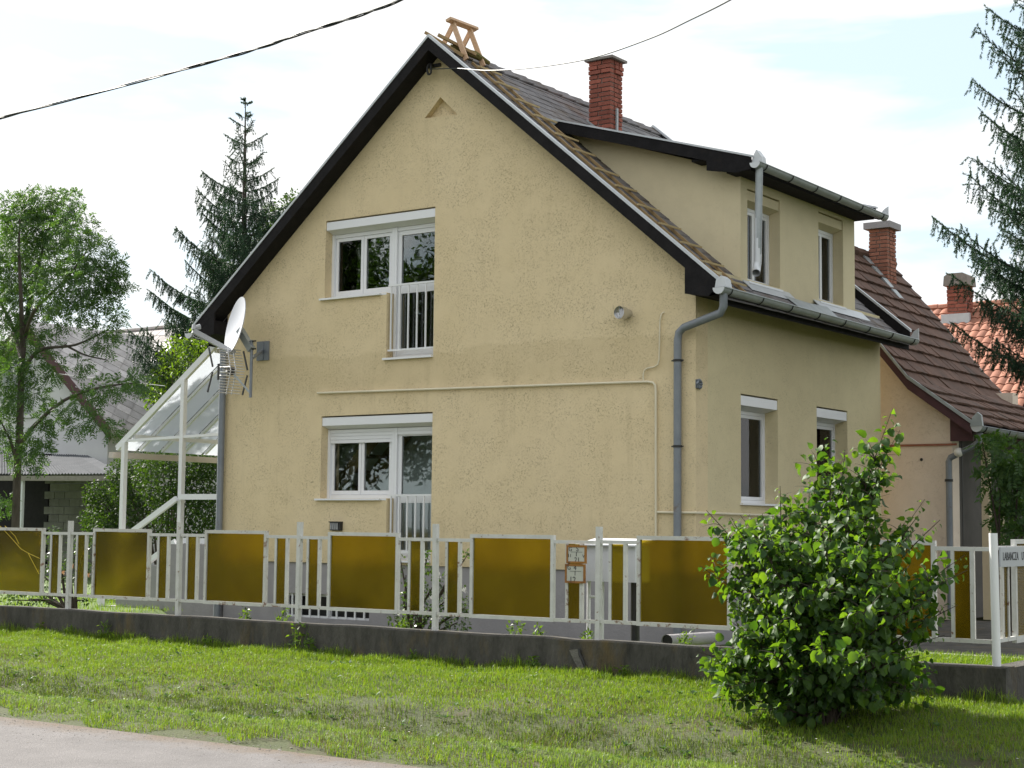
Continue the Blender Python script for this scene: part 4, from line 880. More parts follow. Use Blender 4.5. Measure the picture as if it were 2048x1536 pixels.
# --- far orange roof
fo = thing('orange_roofed_house', 'far house with bright orange tiled roof and capped chimney behind the spruce', 'house', (-1.5, 18, YZ))
FYR, FZ = 18.0, 6.86; fs = .72; fa = math.atan(fs)
MB().prism([(-5.2, FYR, FZ-.06), (-5.2, FYR-4, FZ-.06-4*fs), (-5.2, FYR-4, FZ-.2-4*fs), (-5.2, FYR, FZ-.2)], (8.5, 0, 0)).prism([(-5.2, FYR, FZ-.06), (-5.2, FYR+4, FZ-.06-4*fs), (-5.2, FYR+4, FZ-.2-4*fs), (-5.2, FYR, FZ-.2)], (8.5, 0, 0)).build('roof', M['maroon'], fo)
MB().box((-5.0, FYR-3.6, YZ), (3, FYR+3.6, FZ-4.2)).build('walls', M['cream_wall'], fo)
om = MB(); ow = .20; pr = []
for k in range(7):
    t = k/6; pr.append((-ow/2+ow*t, .030*math.sin(math.pi*t)))
vs = []
for s in (-.33, .0):
    for u, h in pr: vs.append((u, s, h+(.02 if s < -.1 else 0)))
    for u, h in pr: vs.append((u, s, h-.02))
n7 = 7; fsx = []
for k in range(6): fsx += [(k, k+1, 2*n7+k+1, 2*n7+k), (k, n7+k, n7+k+1, k+1)]
om.add(vs, fsx); otile = mesh_of(om, M['tile_orange'], 'roof_tile')
for i in range(15):
    s = i*.30+.02
    for j in range(20):
        inst('roof_tile', otile, fo, Matrix.Translation((-4.35+j*ow, FYR-s*math.cos(fa), FZ-s*math.sin(fa)+.012)) @ Matrix.Rotation(fa+.0, 4, 'X') @ Matrix.Rotation(random.uniform(-.03, .03), 4, 'Z'))
for i in range(18): MB().tube([(-5.2+i*.4, FYR, FZ+.0), (-5.2+i*.4+.42, FYR, FZ+.012)], .10, 8).build('ridge_tile', M['tile_orange'], fo)
q0, q1 = PY(1897, 640, 17.5), PY(1936, 640, 17.5); zt_ = PY(1915, 572, 17.5)[2]
c3 = chimney(fo, q0[0], q1[0], 17.4, 17.85, 6.0, zt_, 15, M['brick'], None)
MB().prism([(q0[0]-.06, 17.34, zt_), (q1[0]+.06, 17.34, zt_), (q1[0]+.04, 17.34, zt_+.22), (q1[0]-.06, 17.34, zt_+.28), (q0[0]+.06, 17.34, zt_+.28), (q0[0]-.04, 17.34, zt_+.22)], (0, .56, 0)).build('cap', M['mortar'], c3)
MB().box((q0[0]-.10, 17.30, 6.28), (q1[0]+.10, 17.39, 6.62)).build('flashing', M['trim'], c3)

# --- grey house at the left
ln = thing('grey_house', 'grey rendered gabled house with pale slate roof far behind the left garden', 'house', (-27, 11, YZ))
WY = 10.0; ap = PY(45, 640, WY); er = PY(222, 858, WY)
hw = er[0]-ap[0]; el = ap[0]-hw
MB().prism([(el+.5, WY+.25, YZ), (er[0]-.4, WY+.25, YZ), (er[0]-.4, WY+.25, er[2]+.15), (ap[0], WY+.25, ap[2]-.25), (el+.5, WY+.25, er[2]+.15)], (0, 4, 0)).build('gable_wall', M['grey_render'], ln)
for sg in (1, -1):
    xe = ap[0]+sg*hw
    MB().prism([(ap[0], WY, ap[2]), (xe, WY, er[2]), (xe, WY, er[2]-.16), (ap[0], WY, ap[2]-.16)], (0, 5, 0)).build('wing_roof', M['slate_pale'], ln)
    MB().prism([(ap[0], WY-.03, ap[2]+.03), (xe, WY-.03, er[2]+.03), (xe, WY-.03, er[2]-.30), (ap[0], WY-.03, ap[2]-.30)], (0, .029, 0)).build('barge_board', M['maroon'], ln)
wa_ = math.atan2(ap[2]-er[2], hw); dm = MB().add([(-.275, 0, 0), (0, -.275, 0), (.275, 0, 0), (0, .275, 0), (-.275, 0, -.012), (0, -.275, -.012), (.275, 0, -.012), (0, .275, -.012)], [(0, 1, 2, 3), (7, 6, 5, 4), (0, 4, 5, 1), (1, 5, 6, 2), (2, 6, 7, 3), (3, 7, 4, 0)]); dme = mesh_of(dm, M['slate_pale'], 'slate')
for i in range(16):
    for j in range(9):
        sx = .28+i*.283; sy = .2+j*.566+(.283 if i % 2 else 0)
        inst('slate', dme, ln, Matrix.Translation((ap[0]+sx*math.cos(wa_), WY+sy, ap[2]-sx*math.sin(wa_)+.025)) @ Matrix.Rotation(wa_-.03, 4, 'Y'))
wa, wb_ = PY(30, 700, WY+.2), PY(60, 828, WY+.2)
lw = MB().box((wa[0]-.5, WY+.22, wb_[2]), (wb_[0], WY+.27, wa[2])).build('window', M['glass'], ln)
MB().box((wa[0]-.6, WY+.20, wb_[2]-.1), (wb_[0]+.1, WY+.28, wb_[2]-.002)).box((wb_[0]+.002, WY+.20, wb_[2]), (wb_[0]+.08, WY+.26, wa[2])).build('frame', M['grey_render'], lw)
RYm = 15.0; rr = PY(388, 652, RYm); RZm = rr[2]; xr_ = rr[0]; msl = .80; ma = math.atan(msl)
MB().prism([(xr_-11, RYm, RZm-.05), (xr_-11, RYm-4.6, RZm-.05-4.6*msl), (xr_-11, RYm-4.6, RZm-.2-4.6*msl), (xr_-11, RYm, RZm-.2)], (11, 0, 0)).build('roof', M['maroon'], ln)
MB().prism([(xr_-11, RYm, RZm-.05), (xr_-11, RYm+4.6, RZm-.05-4.6*msl), (xr_-11, RYm+4.6, RZm-.2-4.6*msl), (xr_-11, RYm, RZm-.2)], (11, 0, 0)).build('roof', M['slate_pale'], ln)
lm = MB().box((-.188, -.44, -.008), (.188, .0, .008)); lme = mesh_of(lm, M['slate_pale'], 'slate')
for i in range(15):
    s = i*.395+.02
    for j in range(20):
        x = xr_-.22-j*.40-(.2 if i % 2 else 0)
        inst('slate', lme, ln, Matrix.Translation((x, RYm-s*math.cos(ma), RZm-s*math.sin(ma)+.02)) @ Matrix.Rotation(ma-.03+random.uniform(-.006, .006), 4, 'X'))
MB().prism([(xr_+.0, RYm, RZm+.03), (xr_+.0, RYm-4.7, RZm+.03-4.7*msl), (xr_+.0, RYm-4.7, RZm-.15-4.7*msl), (xr_+.0, RYm, RZm-.15)], (.05, 0, 0)).build('verge_strip', M['trim'], ln)
MB().tube([(xr_-11, RYm, RZm), (xr_, RYm, RZm+.02)], .09, 8).build('ridge_cap', M['slate'], ln)
MB().box((xr_-10, RYm-3.9, YZ), (xr_-.5, RYm+3.6, RZm-3.2)).build('main_wall', M['cream_wall'], ln)
# carport in front of it
cp = thing('carport', 'low open carport with corrugated grey sheet roof against the grey house', 'carport', (-22, 8.3, YZ))
ba, bb = PY(-20, 905, 9.8), PY(176, 912, 9.8); fa_, fb = PY(-30, 949, 7.0), PY(252, 949, 7.0)
npc = 9
for k in range(npc):
    m = MB(); nseg = 10; vs = []
    for s in range(nseg+1):
        t = (k+(s/nseg)*.985)/npc; h = .018*math.sin(s*math.pi*.999*1.0) if s % 2 == 0 else .03
        p = Vector(ba).lerp(Vector(bb), t); q = Vector(fa_).lerp(Vector(fb), t); j = .006*(k % 2)
        vs += [p+Vector((0, 0, h+j)), q+Vector((0, 0, h+j)), q+Vector((0, 0, h+j-.015)), p+Vector((0, 0, h+j-.015))]
    m.add(vs, [f for s in range(nseg) for f in ((4*s, 4*s+1, 4*s+5, 4*s+4), (4*s+3, 4*s+7, 4*s+6, 4*s+2), (4*s+1, 4*s+2, 4*s+6, 4*s+5))])
    m.build('roof_sheet', M['corr'], cp)
MB().bar(Vector(fa_)+Vector((0, .05, -.09)), Vector(fb)+Vector((0, .05, -.09)), .1, .12).build('beam', M['mortar'], cp)
pc = PY(45, 1000, 7.1)
for dx in (0, -4, 4.6): MB().box((pc[0]+dx-.035, 7.06, YZ), (pc[0]+dx+.035, 7.13, fa_[2]-.14)).build('post', M['trim'], cp)
bx0 = PY(95, 1000, 9.5)[0]; bx1 = PY(262, 1000, 9.5)[0]
MB().box((bx0-8, 9.52, YZ), (bx0-.01, 9.6, ba[2]-.1)).build('dark_boarding', M['dark_wood'], cp)
bm_ = MB().box((-.195, 0, -.095), (.195, .12, .095)); blk = mesh_of(bm_, M['block'], 'block')
nbk = int((bx1-bx0)/.40)+1
for i in range(14):
    for j in range(nbk):
        inst('block', blk, cp, Matrix.Translation((bx0+.2+j*.40+(.2 if i % 2 else 0), 9.40+random.uniform(-.008, .008), YZ+.1+i*.20)))

# ================================================================== plants
def unit(v): return v/np.maximum(np.linalg.norm(v, axis=-1, keepdims=True), 1e-9)
def rhomb(P, D, Nn, Ln, Wd):
    """one four-cornered leaf per row: base P, direction D, face normal Nn"""
    D = unit(D); Sd = unit(np.cross(D, Nn)); Nn = np.cross(Sd, D); n = len(P); Ln = np.reshape(Ln, (-1, 1))*np.ones((n, 1)); Wd = np.reshape(Wd, (-1, 1))*np.ones((n, 1))
    mid = P+D*Ln*.42
    V = np.stack([P, mid+Sd*Wd/2+Nn*Wd*.12, P+D*Ln-Nn*Ln*.10, mid-Sd*Wd/2+Nn*Wd*.12], 1).reshape(-1, 3)
    return V, np.arange(4*n).reshape(-1, 4)
def join(parts):
    V = []; F = []; b = 0
    for v, f in parts: V.append(v); F.append(f+b); b += len(v)
    return np.concatenate(V), np.concatenate(F)
def rdir(n, zb=0.0):
    v = RNG.normal(size=(n, 3)); v[:, 2] += zb; return unit(v)
def pinnate(C, r, n, leaf=.075, wd=.020, pairs=5, rach=.17):
    """n compound leaves scattered in a ball round C"""
    q = rdir(n)*(r*RNG.random((n, 1))**(1/2.4))*np.array([1, 1, .9]); P0 = np.asarray(C)+q
    d = unit(rdir(n)+unit(q)*.9+np.array([0, 0, -.25])); out_ = []
    sd = unit(np.cross(d, rdir(n))); 
    for k in range(pairs):
        t = (k+1)/pairs; base_ = P0+d*(rach*t)+np.array([0, 0, -.05])*t*t
        for s in (-1, 1):
            ld = unit(sd*s+d*.75+np.array([0, 0, -.30])+RNG.normal(size=(n, 3))*.12); out_.append(rhomb(base_, ld, np.cross(d, sd)+RNG.normal(size=(n, 3))*.3, leaf*RNG.uniform(.7, 1.15, n), wd))
    return join(out_)
def simple(C, r, n, leaf=.06, wd=.035, zb=0.0, squash=(1, 1, 1)):
    q = rdir(n)*(r*RNG.random((n, 1))**(1/2.6))*np.array(squash); P0 = np.asarray(C)+q
    return rhomb(P0, unit(rdir(n)+np.array([0, 0, -.2])+unit(q)*.6), rdir(n, 1.2), leaf*RNG.uniform(.6, 1.25, n), wd*RNG.uniform(.7, 1.2, n))
def px2m(y, x=1024): return FPX/np.linalg.norm((PY(x, 700, y)-CAM))
def branches(paths, name, mat_, parent):
    m = MB()
    for pts, r0, r1 in paths:
        P = smoothpts(pts, 4); k = len(P); m.tube(P, [r0+(r1-r0)*i/(k-1) for i in range(k)], 7)
    return m.build(name, mat_, parent, True)

# --- ash tree, left
AY = 2.0
at_ = thing('ash_tree', 'slim deciduous tree with feathery leaves in front of the grey house', 'tree', tuple(np.append(PY(35, 1060, AY)[:2], YZ)))
def A(x, y, dy=0.0): return PY(x, y, AY+dy)
gb = A(32, 1060); gb[2] = YZ
paths = [([gb, A(34, 960), A(40, 850), A(42, 760), A(48, 680)], .085, .055),
         ([A(48, 680), A(60, 600, .2), A(85, 500, .3), A(110, 420, .3)], .06, .012), ([A(45, 700), A(42, 600, -.3), A(38, 500, -.4), A(40, 430, -.4)], .055, .012), ([A(50, 670), A(70, 620, -.5), A(130, 560, -.6), A(175, 500, -.5)], .045, .01),
         ([A(40, 890), A(70, 850, -.3), A(130, 800, -.5), A(200, 775, -.6), A(280, 765, -.7)], .05, .012), ([A(36, 930), A(20, 880, -.2), A(0, 840, -.3)], .04, .012),
         ([A(46, 740), A(80, 700, .1), A(150, 690, .1), A(215, 660, .1)], .045, .012), ([A(44, 720), A(20, 640, .4), A(-30, 560, .5)], .05, .015), ([A(130, 690, .1), A(170, 710, .1), A(215, 720, .0)], .025, .01)]
branches(paths, 'trunk', M['bark'], at_)
cl = [(90, 400, 36, 0), (130, 405, 34, .3), (60, 410, 34, .2), (30, 420, 40, -.2), (100, 450, 55, .2), (40, 470, 60, -.3), (150, 460, 50, -.2), (95, 510, 62, .5), (185, 500, 40, -.4), (40, 540, 55, .4), (120, 570, 58, -.6), (180, 555, 48, -.5), (212, 545, 30, -.4), (230, 520, 16, -.3), (245, 565, 17, -.2), (75, 600, 45, .2), (20, 610, 50, -.2), (170, 610, 34, -.4), (205, 600, 24, -.4), (238, 560, 14, -.3), (60, 660, 36, .1), (120, 640, 24, -.3), (15, 680, 45, .3), (95, 690, 24, .1), (205, 670, 26, .1), (225, 655, 18, .1), (235, 630, 14, .1),
      (215, 690, 18, .1), (165, 725, 22, .1), (60, 730, 36, 0), (110, 740, 26, .2), (25, 745, 40, -.2), (-10, 560, 60, .3), (-20, 700, 60, .2), (-10, 480, 50, .2), (70, 790, 30, .1), (30, 800, 30, .2), (0, 800, 36, -.3), (95, 835, 24, -.4), (130, 815, 24, -.5), (165, 800, 26, -.5), (200, 780, 26, -.6), (235, 770, 22, -.6), (270, 762, 20, -.7), (290, 765, 12, -.7), (150, 850, 22, -.4), (195, 840, 24, -.5), (225, 860, 18, -.5), (80, 870, 26, -.3), (85, 900, 18, -.2), (60, 900, 16, -.3), (15, 850, 26, -.2), (0, 880, 30, -.3), (20, 910, 14, 0), (45, 925, 16, -.1), (70, 925, 14, -.1), (15, 1000, 14, -.1), (0, 1010, 22, 0)]
sc = 118.0; prt = []
for x, y, r, dy in cl:
    rm = r/sc; prt.append(pinnate(A(x, y, dy), rm*(1.12 if y < 690 else .95), int((20+rm*rm*900)*(1 if y < 650 else .7)), .085, .024))
V, F = join(prt); np_mesh('crown', V, F, M['ash'], at_)

# --- generic leafy masses
def leafy(name, label, cat, y, clusters, material, dens, leaf, wd, group=None, trunk=None, pin=False, ground=YZ):
    c0 = clusters[0]; b = PY(c0[0], c0[1], y); t = thing(name, label, cat, (b[0], y, ground), group); s = FPX/np.linalg.norm(b-CAM); prt = []
    m = MB()
    for c in clusters:
        x, yy, r = c[:3]; dy = c[3] if len(c) > 3 else random.uniform(-.4, .4); ctr = PY(x, yy, y+dy); rm = r/s
        n = int(10+rm*rm*dens); prt.append(pinnate(ctr, rm, n, leaf, wd) if pin else simple(ctr, rm, n, leaf, wd))
        mid = (np.array([b[0], y, ground])+ctr)/2+np.array([random.uniform(-.1, .1), 0, .1]); m.tube([np.array([b[0]+random.uniform(-.15, .15), y, ground]), mid, ctr], [.03, .018, .006], 6)
    V, F = join(prt); m.build('stems', M['twig'], t); np_mesh('crown', V, F, material, t); return t
leafy('shrub', 'dense dark green shrub behind the left porch posts', 'shrub', 6.5, [(330, 960, 62, -.5), (270, 980, 52), (210, 1010, 44), (410, 960, 58), (430, 1020, 50), (360, 1035, 60), (280, 1045, 60), (205, 1060, 40), (300, 925, 34), (400, 925, 40), (440, 930, 34), (245, 950, 36), (190, 985, 26), (345, 920, 30), (180, 1040, 24), (440, 1070, 40)], M['shrub'], 3600, .085, .05)
leafy('shrub', 'light green young tree crown above the porch roof', 'tree', 9.0, [(345, 715, 30), (385, 700, 30), (325, 760, 30), (372, 745, 30), (410, 690, 24), (425, 655, 20), (400, 665, 22), (355, 690, 20), (310, 800, 26)], M['lime'], 1800, .10, .055)
leafy('birch_tree', 'fine leaved green tree top showing above the left roof edge', 'tree', 15.0, [(545, 455, 40), (575, 425, 34), (590, 400, 22), (520, 500, 46), (560, 480, 50), (600, 420, 26), (540, 415, 14), (490, 560, 60), (470, 620, 60), (430, 680, 50)], M['shrub'], 1500, .11, .06)
leafy('elder_shrub', 'dark leafy shrub overhanging the shaded veranda of the tiled house', 'shrub', 4.5, [(2000, 895, 26), (1965, 885, 14), (2038, 925, 44), (2000, 950, 36), (2030, 985, 44), (2040, 1035, 36), (1995, 1035, 16), (2060, 960, 50), (2060, 1080, 40)], M['ash'], 480, .095, .04, pin=True)
roses = 'rose bushes in the front garden'
def rose(label, y, clusters, flowers, white):
    t = leafy('rose_bush', label, 'rose bush', y, clusters, M['rose'], 2600, .055, .033, roses, ground=.12 if white else YZ)
    for (x, yy) in flowers:
        p = PY(x, yy, y-.3); m = MB()
        for k in range(7):
            a = k*2.4; r = .012+.004*k; m.add([p+np.array([0, -.02, .01]), p+np.array([r*math.cos(a)-.012, -.025, r*math.sin(a)+.02]), p+np.array([r*math.cos(a)*1.6, -.03, r*math.sin(a)*1.6]), p+np.array([r*math.cos(a)+.012, -.025, r*math.sin(a)-.02])], [(0, 1, 2, 3)])
        m.build('flower', M['petal_white'] if white else M['petal'], t)
rose('leggy rose bush in front of the lower balcony door', -2.3, [(830, 1195, 34, 0), (870, 1165, 34, 0), (812, 1150, 22, 0), (850, 1130, 18, 0), (905, 1190, 30, .1), (930, 1215, 26, .1), (835, 1235, 34, -.1), (880, 1232, 34, -.1), (915, 1245, 26, 0), (805, 1232, 22, 0), (915, 1120, 12, 0), (800, 1115, 9, 0), (935, 1110, 8, 0), (858, 1105, 7, 0), (790, 1240, 16, 0)], [(880, 1150), (868, 1195), (932, 1180), (905, 1135), (880, 1232)], True)
rose('rose bush with orange blooms in the left part of the garden', -1.8, [(150, 1110, 34, 0), (175, 1150, 26, 0), (120, 1150, 34, 0), (165, 1085, 20, 0), (60, 1130, 60, 0), (20, 1160, 50, 0), (100, 1190, 26, 0), (60, 1198, 26, -.1), (20, 1200, 26, -.1), (170, 1200, 14, 0), (105, 1070, 20, 0)], [(180, 1150), (148, 1132), (130, 1145), (160, 1165)], False)

# --- spruces
def needles(P, T, Lt, per_m, nl, nw):
    """cover twigs (start P, direction T, length Lt) with needles"""
    cnt = np.maximum((Lt*per_m).astype(int), 6); idx = np.repeat(np.arange(len(P)), cnt); n = len(idx)
    t = RNG.random(n); Ti = T[idx]; b = P[idx]+Ti*(Lt[idx]*t)[:, None]
    rad = unit(np.cross(Ti, rdir(n))); d = unit(Ti*.75+rad*.75+np.array([0, 0, .05])); L_ = nl*RNG.uniform(.7, 1.15, n)[:, None]; s = unit(np.cross(d, rdir(n)))*nw
    return np.stack([b-s, b+s, b+d*L_], 1).reshape(-1, 3), np.arange(3*n).reshape(-1, 3)
def spruce(label, bx, by, z0, ztop, slope, zlow, step, per, up, seed, per_m, nl, nw, hang=1.0, lean=0.0):
    rg = np.random.default_rng(seed); t = thing('spruce_tree', label, 'tree', (bx, by, z0), None); br = MB(); TP, TT, TL = [], [], []
    br.tube([(bx, by, z0), (bx+lean*.5, by, (z0+ztop)/2), (bx+lean, by, ztop)], [.016*(ztop-z0)+.02, .010*(ztop-z0), .008], 10)
    z = ztop-.12; TP.append((bx+lean, by, ztop-.35)); TT.append((0, 0, 1)); TL.append(.35)
    while z > zlow:
        fr = (ztop-z); R_ = max(.15, slope*fr); npb = per if fr > 3.2 else (4 if fr > 1.2 else 3); a0 = rg.random()*6.28
        for k in range(npb):
            a = a0+k*6.283/npb+rg.uniform(-.35, .35); ln = R_*rg.uniform(.60, 1.15); d = np.array([math.cos(a), math.sin(a), 0])
            u = up*(1-.35*min(1, fr/8))+rg.uniform(-.12, .12); x0 = bx+lean*(z-z0)/(ztop-z0)
            zz = z+rg.uniform(-.10, .10)
            # branch: sags first, then turns its tip up
            pts = []
            K = max(6, int(ln/.10))
            for i in range(K+1):
                q = i/K; pts.append(np.array([x0, by, zz])+d*ln*q+np.array([0, 0, ln*(u*q-.55*(q-q*q)*min(1, fr/4))]))
            br.tube(pts, [max(.004, .016*ln*(1-i/K)+.003) for i in range(K+1)], 5, caps=False)
            for i in range(1, K+1):
                q = i/K; p = pts[i]; tg = (pts[i]-pts[i-1]); tg /= np.linalg.norm(tg); sd = np.cross(tg, [0, 0, 1]); sd /= np.linalg.norm(sd)
                if i > 0: TP.append(pts[i-1]); TT.append(tg); TL.append(np.linalg.norm(pts[i]-pts[i-1])*1.1)
                if q < .18: continue
                for s in (-1, 1):
                    l2 = ln*.33*(1-q*.75)*rg.uniform(.4, 1.1)+.07; dd = sd*s*rg.uniform(.7, 1.1)+tg*rg.uniform(.5, 1.0)+np.array([0, 0, rg.uniform(-.25, .15)]); dd /= np.linalg.norm(dd)
                    TP.append(p); TT.append(dd); TL.append(l2)
                    if l2 > .12:
                        for e in range(int(l2/.07)):
                            pe = p+dd*l2*(.25+.7*rg.random()); hd = np.array([rg.normal()*.18, rg.normal()*.18, -1])+dd*.35
                            TP.append(pe); TT.append(hd/np.linalg.norm(hd)); TL.append(rg.uniform(.06, .20)*(.6+.6*min(1, ln))*hang)
                hl = rg.uniform(.08, .36)*hang*min(1.25, .25+ln*.6)*(1.15-q); hd = np.array([rg.normal()*.12, rg.normal()*.12, -1]); TP.append(p); TT.append(hd/np.linalg.norm(hd)); TL.append(hl)
        z -= step*rg.uniform(.75, 1.25)
    br.build('trunk', M['bark'], t, True)
    V, F = needles(np.array(TP), np.array(TT), np.array(TL), per_m, nl, nw); np_mesh('crown', V, F, M['needle'], t, False); return t
sb = PY(487, 900, 12.0); stp_ = PY(491, 195, 12.0)
spruce('tall drooping spruce rising behind the left roof slope', sb[0], 12.0, YZ, stp_[2], .40, 4.0, .42, 5, .60, 11, 215, .045, .0075, 1.5, stp_[0]-sb[0])
spruce('large spruce reaching in from beyond the side garden, before the tiled house', 4.12, 3.0, YZ, 13.8, .190, 3.3, .30, 7, .58, 5, 240, .034, .0060, 1.0)
# trees over the road, which the panes mirror
def roadtree(x, y, h, r, label):
    t = thing('roadside_tree', label, 'tree', (x, y, 0)); MB().tube([(x, y, -.05), (x+.1, y, h*.5), (x, y, h*.9)], [.22, .14, .03], 8).build('trunk', M['bark'], t, True); prt = []
    for k in range(120):
        d = rdir(1)[0]; c = np.array([x, y, h*.58])+d*np.array([r, r, h*.36])*random.uniform(.4, 1); prt.append(simple(c, random.uniform(.8, 1.6), 170, .30, .18))
    V, F = join(prt); np_mesh('crown', V, F, M['shrub'], t)
for k, (x, y, h) in enumerate(((-20, -30, 15), (-26, -33, 17), (-32, -30, 14), (-40, -35, 18))):
    roadtree(x, y, h, 4.8, ['round leafy tree across the road', 'tallest leafy tree across the road', 'low leafy tree across the road', 'outermost leafy tree across the road'][k])

# --- hazel bush on the verge
HB = np.array([4.22, -5.55, float(vz(0, -5.55))])
hz = thing('hazel_bush', 'broad hazel bush with large round leaves on the grass verge', 'bush', tuple(HB))
tips = []
for x, y, d in [(1660, 872, -.1), (1640, 900, .2), (1690, 900, .1), (1785, 818, .1), (1800, 860, .15), (1560, 972, -.2), (1580, 1000, .1), (1480, 1030, .2), (1500, 1060, -.2), (1400, 1132, -.3), (1412, 1150, -.1), (1392, 1302, -.5), (1420, 1340, -.4), (1850, 998, .2), (1880, 1040, .3), (1930, 1110, .3), (1935, 1140, .0), (1915, 1210, .2), (1890, 1270, .3), (1730, 950, .3), (1760, 960, -.3), (1700, 980, -.6), (1620, 960, .4), (1830, 1060, -.5), (1560, 1080, -.6), (1640, 1050, -.8), (1740, 1070, -.8), (1820, 1130, -.9), (1480, 1160, -.7), (1560, 1180, -1.0), (1660, 1160, -1.1), (1760, 1190, -1.15), (1860, 1200, -.8), (1460, 1260, -.7), (1540, 1300, -1.0), (1640, 1290, -1.2), (1740, 1310, -1.2), (1840, 1310, -.9), (1430, 1400, -.5), (1500, 1420, -.8), (1450, 1200, -.3), (1520, 1100, .3), (1600, 1120, .5), (1700, 1100, .6), (1800, 1060, .6), (1850, 1160, .5)]:
    tips.append(PY(x, y, HB[1]+d))
for _ in range(85):
    a = random.uniform(0, 6.28); tips.append(HB+np.array([math.cos(a)*random.uniform(.2, 1.05), math.sin(a)*random.uniform(.2, 1.0), random.uniform(.5, 1.75)]))
stems = MB(); LP, LD, LN, LS = [], [], [], []
def shoot(p0, p1, r, sag, n_leaf_per_m, start, depth=0):
    n_leaf_per_m *= 1.2
    p0 = np.array(p0); p1 = np.array(p1); v = p1-p0; ln = np.linalg.norm(v); h = np.array([v[0], v[1], 0]); K = 10; pts = []
    for i in range(K+1):
        q = i/K; pts.append(p0+np.array([v[0]*q**1.35, v[1]*q**1.35, v[2]*q**.85])+np.array([0, 0, sag*math.sin(q*math.pi)]))
    stems.tube(pts, [r*(1-.8*i/K) for i in range(K+1)], 5, caps=False)
    nl = max(3, int(ln*(1-start)*n_leaf_per_m)); 
    for k in range(nl):
        q = start+(1-start)*(k+random.random()*.6)/nl; f = q*K; i = min(K-1, int(f)); p = pts[i]+(pts[i+1]-pts[i])*(f-i); tg = unit(pts[i+1]-pts[i])
        az = k*2.4+random.random(); rad = unit(np.cross(tg, np.array([math.cos(az), math.sin(az), .3]))); dd = unit(rad+tg*.45+np.array([0, 0, -.35]))
        base_ = p+dd*.02; LP.append(base_); LD.append(unit(dd+np.array([0, 0, -.30-.35*random.random()]))); nn = np.array([random.gauss(0, .75), random.gauss(0, .75), 1.0]); LN.append(nn); LS.append(random.choice((random.uniform(.04, .075), random.uniform(.06, .105)))*(1 if q < .93 else .6))
    if depth == 0:
        for k in range(int(ln*18)):
            q = random.uniform(.22, .92); f = q*K; i = min(K-1, int(f)); p = pts[i]
            a = random.uniform(0, 6.28); l2 = random.uniform(.16, .42)*(1.1-q*.6); shoot(p, p+np.array([math.cos(a)*l2, math.sin(a)*l2, l2*random.uniform(-.1, .8)]), .004, .02, 22, .15, 1)
for k, tp in enumerate(tips):
    b = HB+np.array([random.uniform(-.22, .22), random.uniform(-.2, .2), -.06]); thin_ = k in (3, 4); shoot(b, tp, random.uniform(.008, .016), .05, 25, .18 if not thin_ else .15, 0)
for _ in range(70):                                              # low leafy skirt
    a = random.uniform(0, 6.28); rr_ = random.uniform(.35, 1.12); shoot(HB+np.array([0, 0, .1]), HB+np.array([math.cos(a)*rr_, math.sin(a)*rr_, random.uniform(.02, .6)]), .007, .12, 20, .3, 0)
stems.build('stems', M['twig'], hz, True)
LP = np.array(LP); LD = unit(np.array(LD)); LN = np.array(LN); LS = np.array(LS)
# leaf shape: round, pointed, folded along the midrib
lt = np.array([(0, 0, 0), (.28, 0, -.02), (.62, 0, -.02), (1.0, 0, -.24), (.10, .29, .10), (.42, .43, .17), (.74, .30, .06), (.10, -.29, .10), (.42, -.43, .17), (.74, -.30, .06)])
lf = [(0, 1, 4), (1, 5, 4), (1, 2, 5), (2, 6, 5), (2, 3, 6), (0, 7, 1), (1, 7, 8), (1, 8, 2), (2, 8, 9), (2, 9, 3)]
Sd = unit(np.cross(LN, LD)); Nn = np.cross(LD, Sd)
cam_d = np.linalg.norm(LP-CAM, axis=1); order = np.argsort(cam_d-LS*8)      # the largest in view first: near side, big leaves
big = order[:300]; rest_i = order[300:]
leaf_mes = []
for k in range(3):
    c = lt.copy(); c[:, 2] *= (1.0, 1.6, .4)[k]; c[:, 1] *= (1.0, .9, 1.08)[k]
    me = bpy.data.meshes.new('leaf'); me.from_pydata([tuple(p) for p in c], [], lf); me.materials.append(M['hazel']); [setattr(p, 'use_smooth', True) for p in me.polygons]; leaf_mes.append(me)
for n_, i in enumerate(big):
    Mx = Matrix.Identity(4)
    for r_ in range(3): Mx[r_][0], Mx[r_][1], Mx[r_][2], Mx[r_][3] = LD[i][r_]*LS[i], Sd[i][r_]*LS[i], Nn[i][r_]*LS[i], LP[i][r_]
    inst('leaf', leaf_mes[n_ % 3], hz, Mx)
n_ = len(rest_i); V = (LP[rest_i][:, None, :]+LS[rest_i][:, None, None]*(lt[None, :, 0:1]*LD[rest_i][:, None, :]+lt[None, :, 1:2]*Sd[rest_i][:, None, :]+lt[None, :, 2:3]*Nn[rest_i][:, None, :])).reshape(-1, 3)
F = (np.array(lf)[None]+10*np.arange(n_)[:, None, None]).reshape(-1, 3)
tag(np_mesh('leaves', V, F, M['hazel'], hz), kind='stuff')
print('hazel leaves', len(LP))

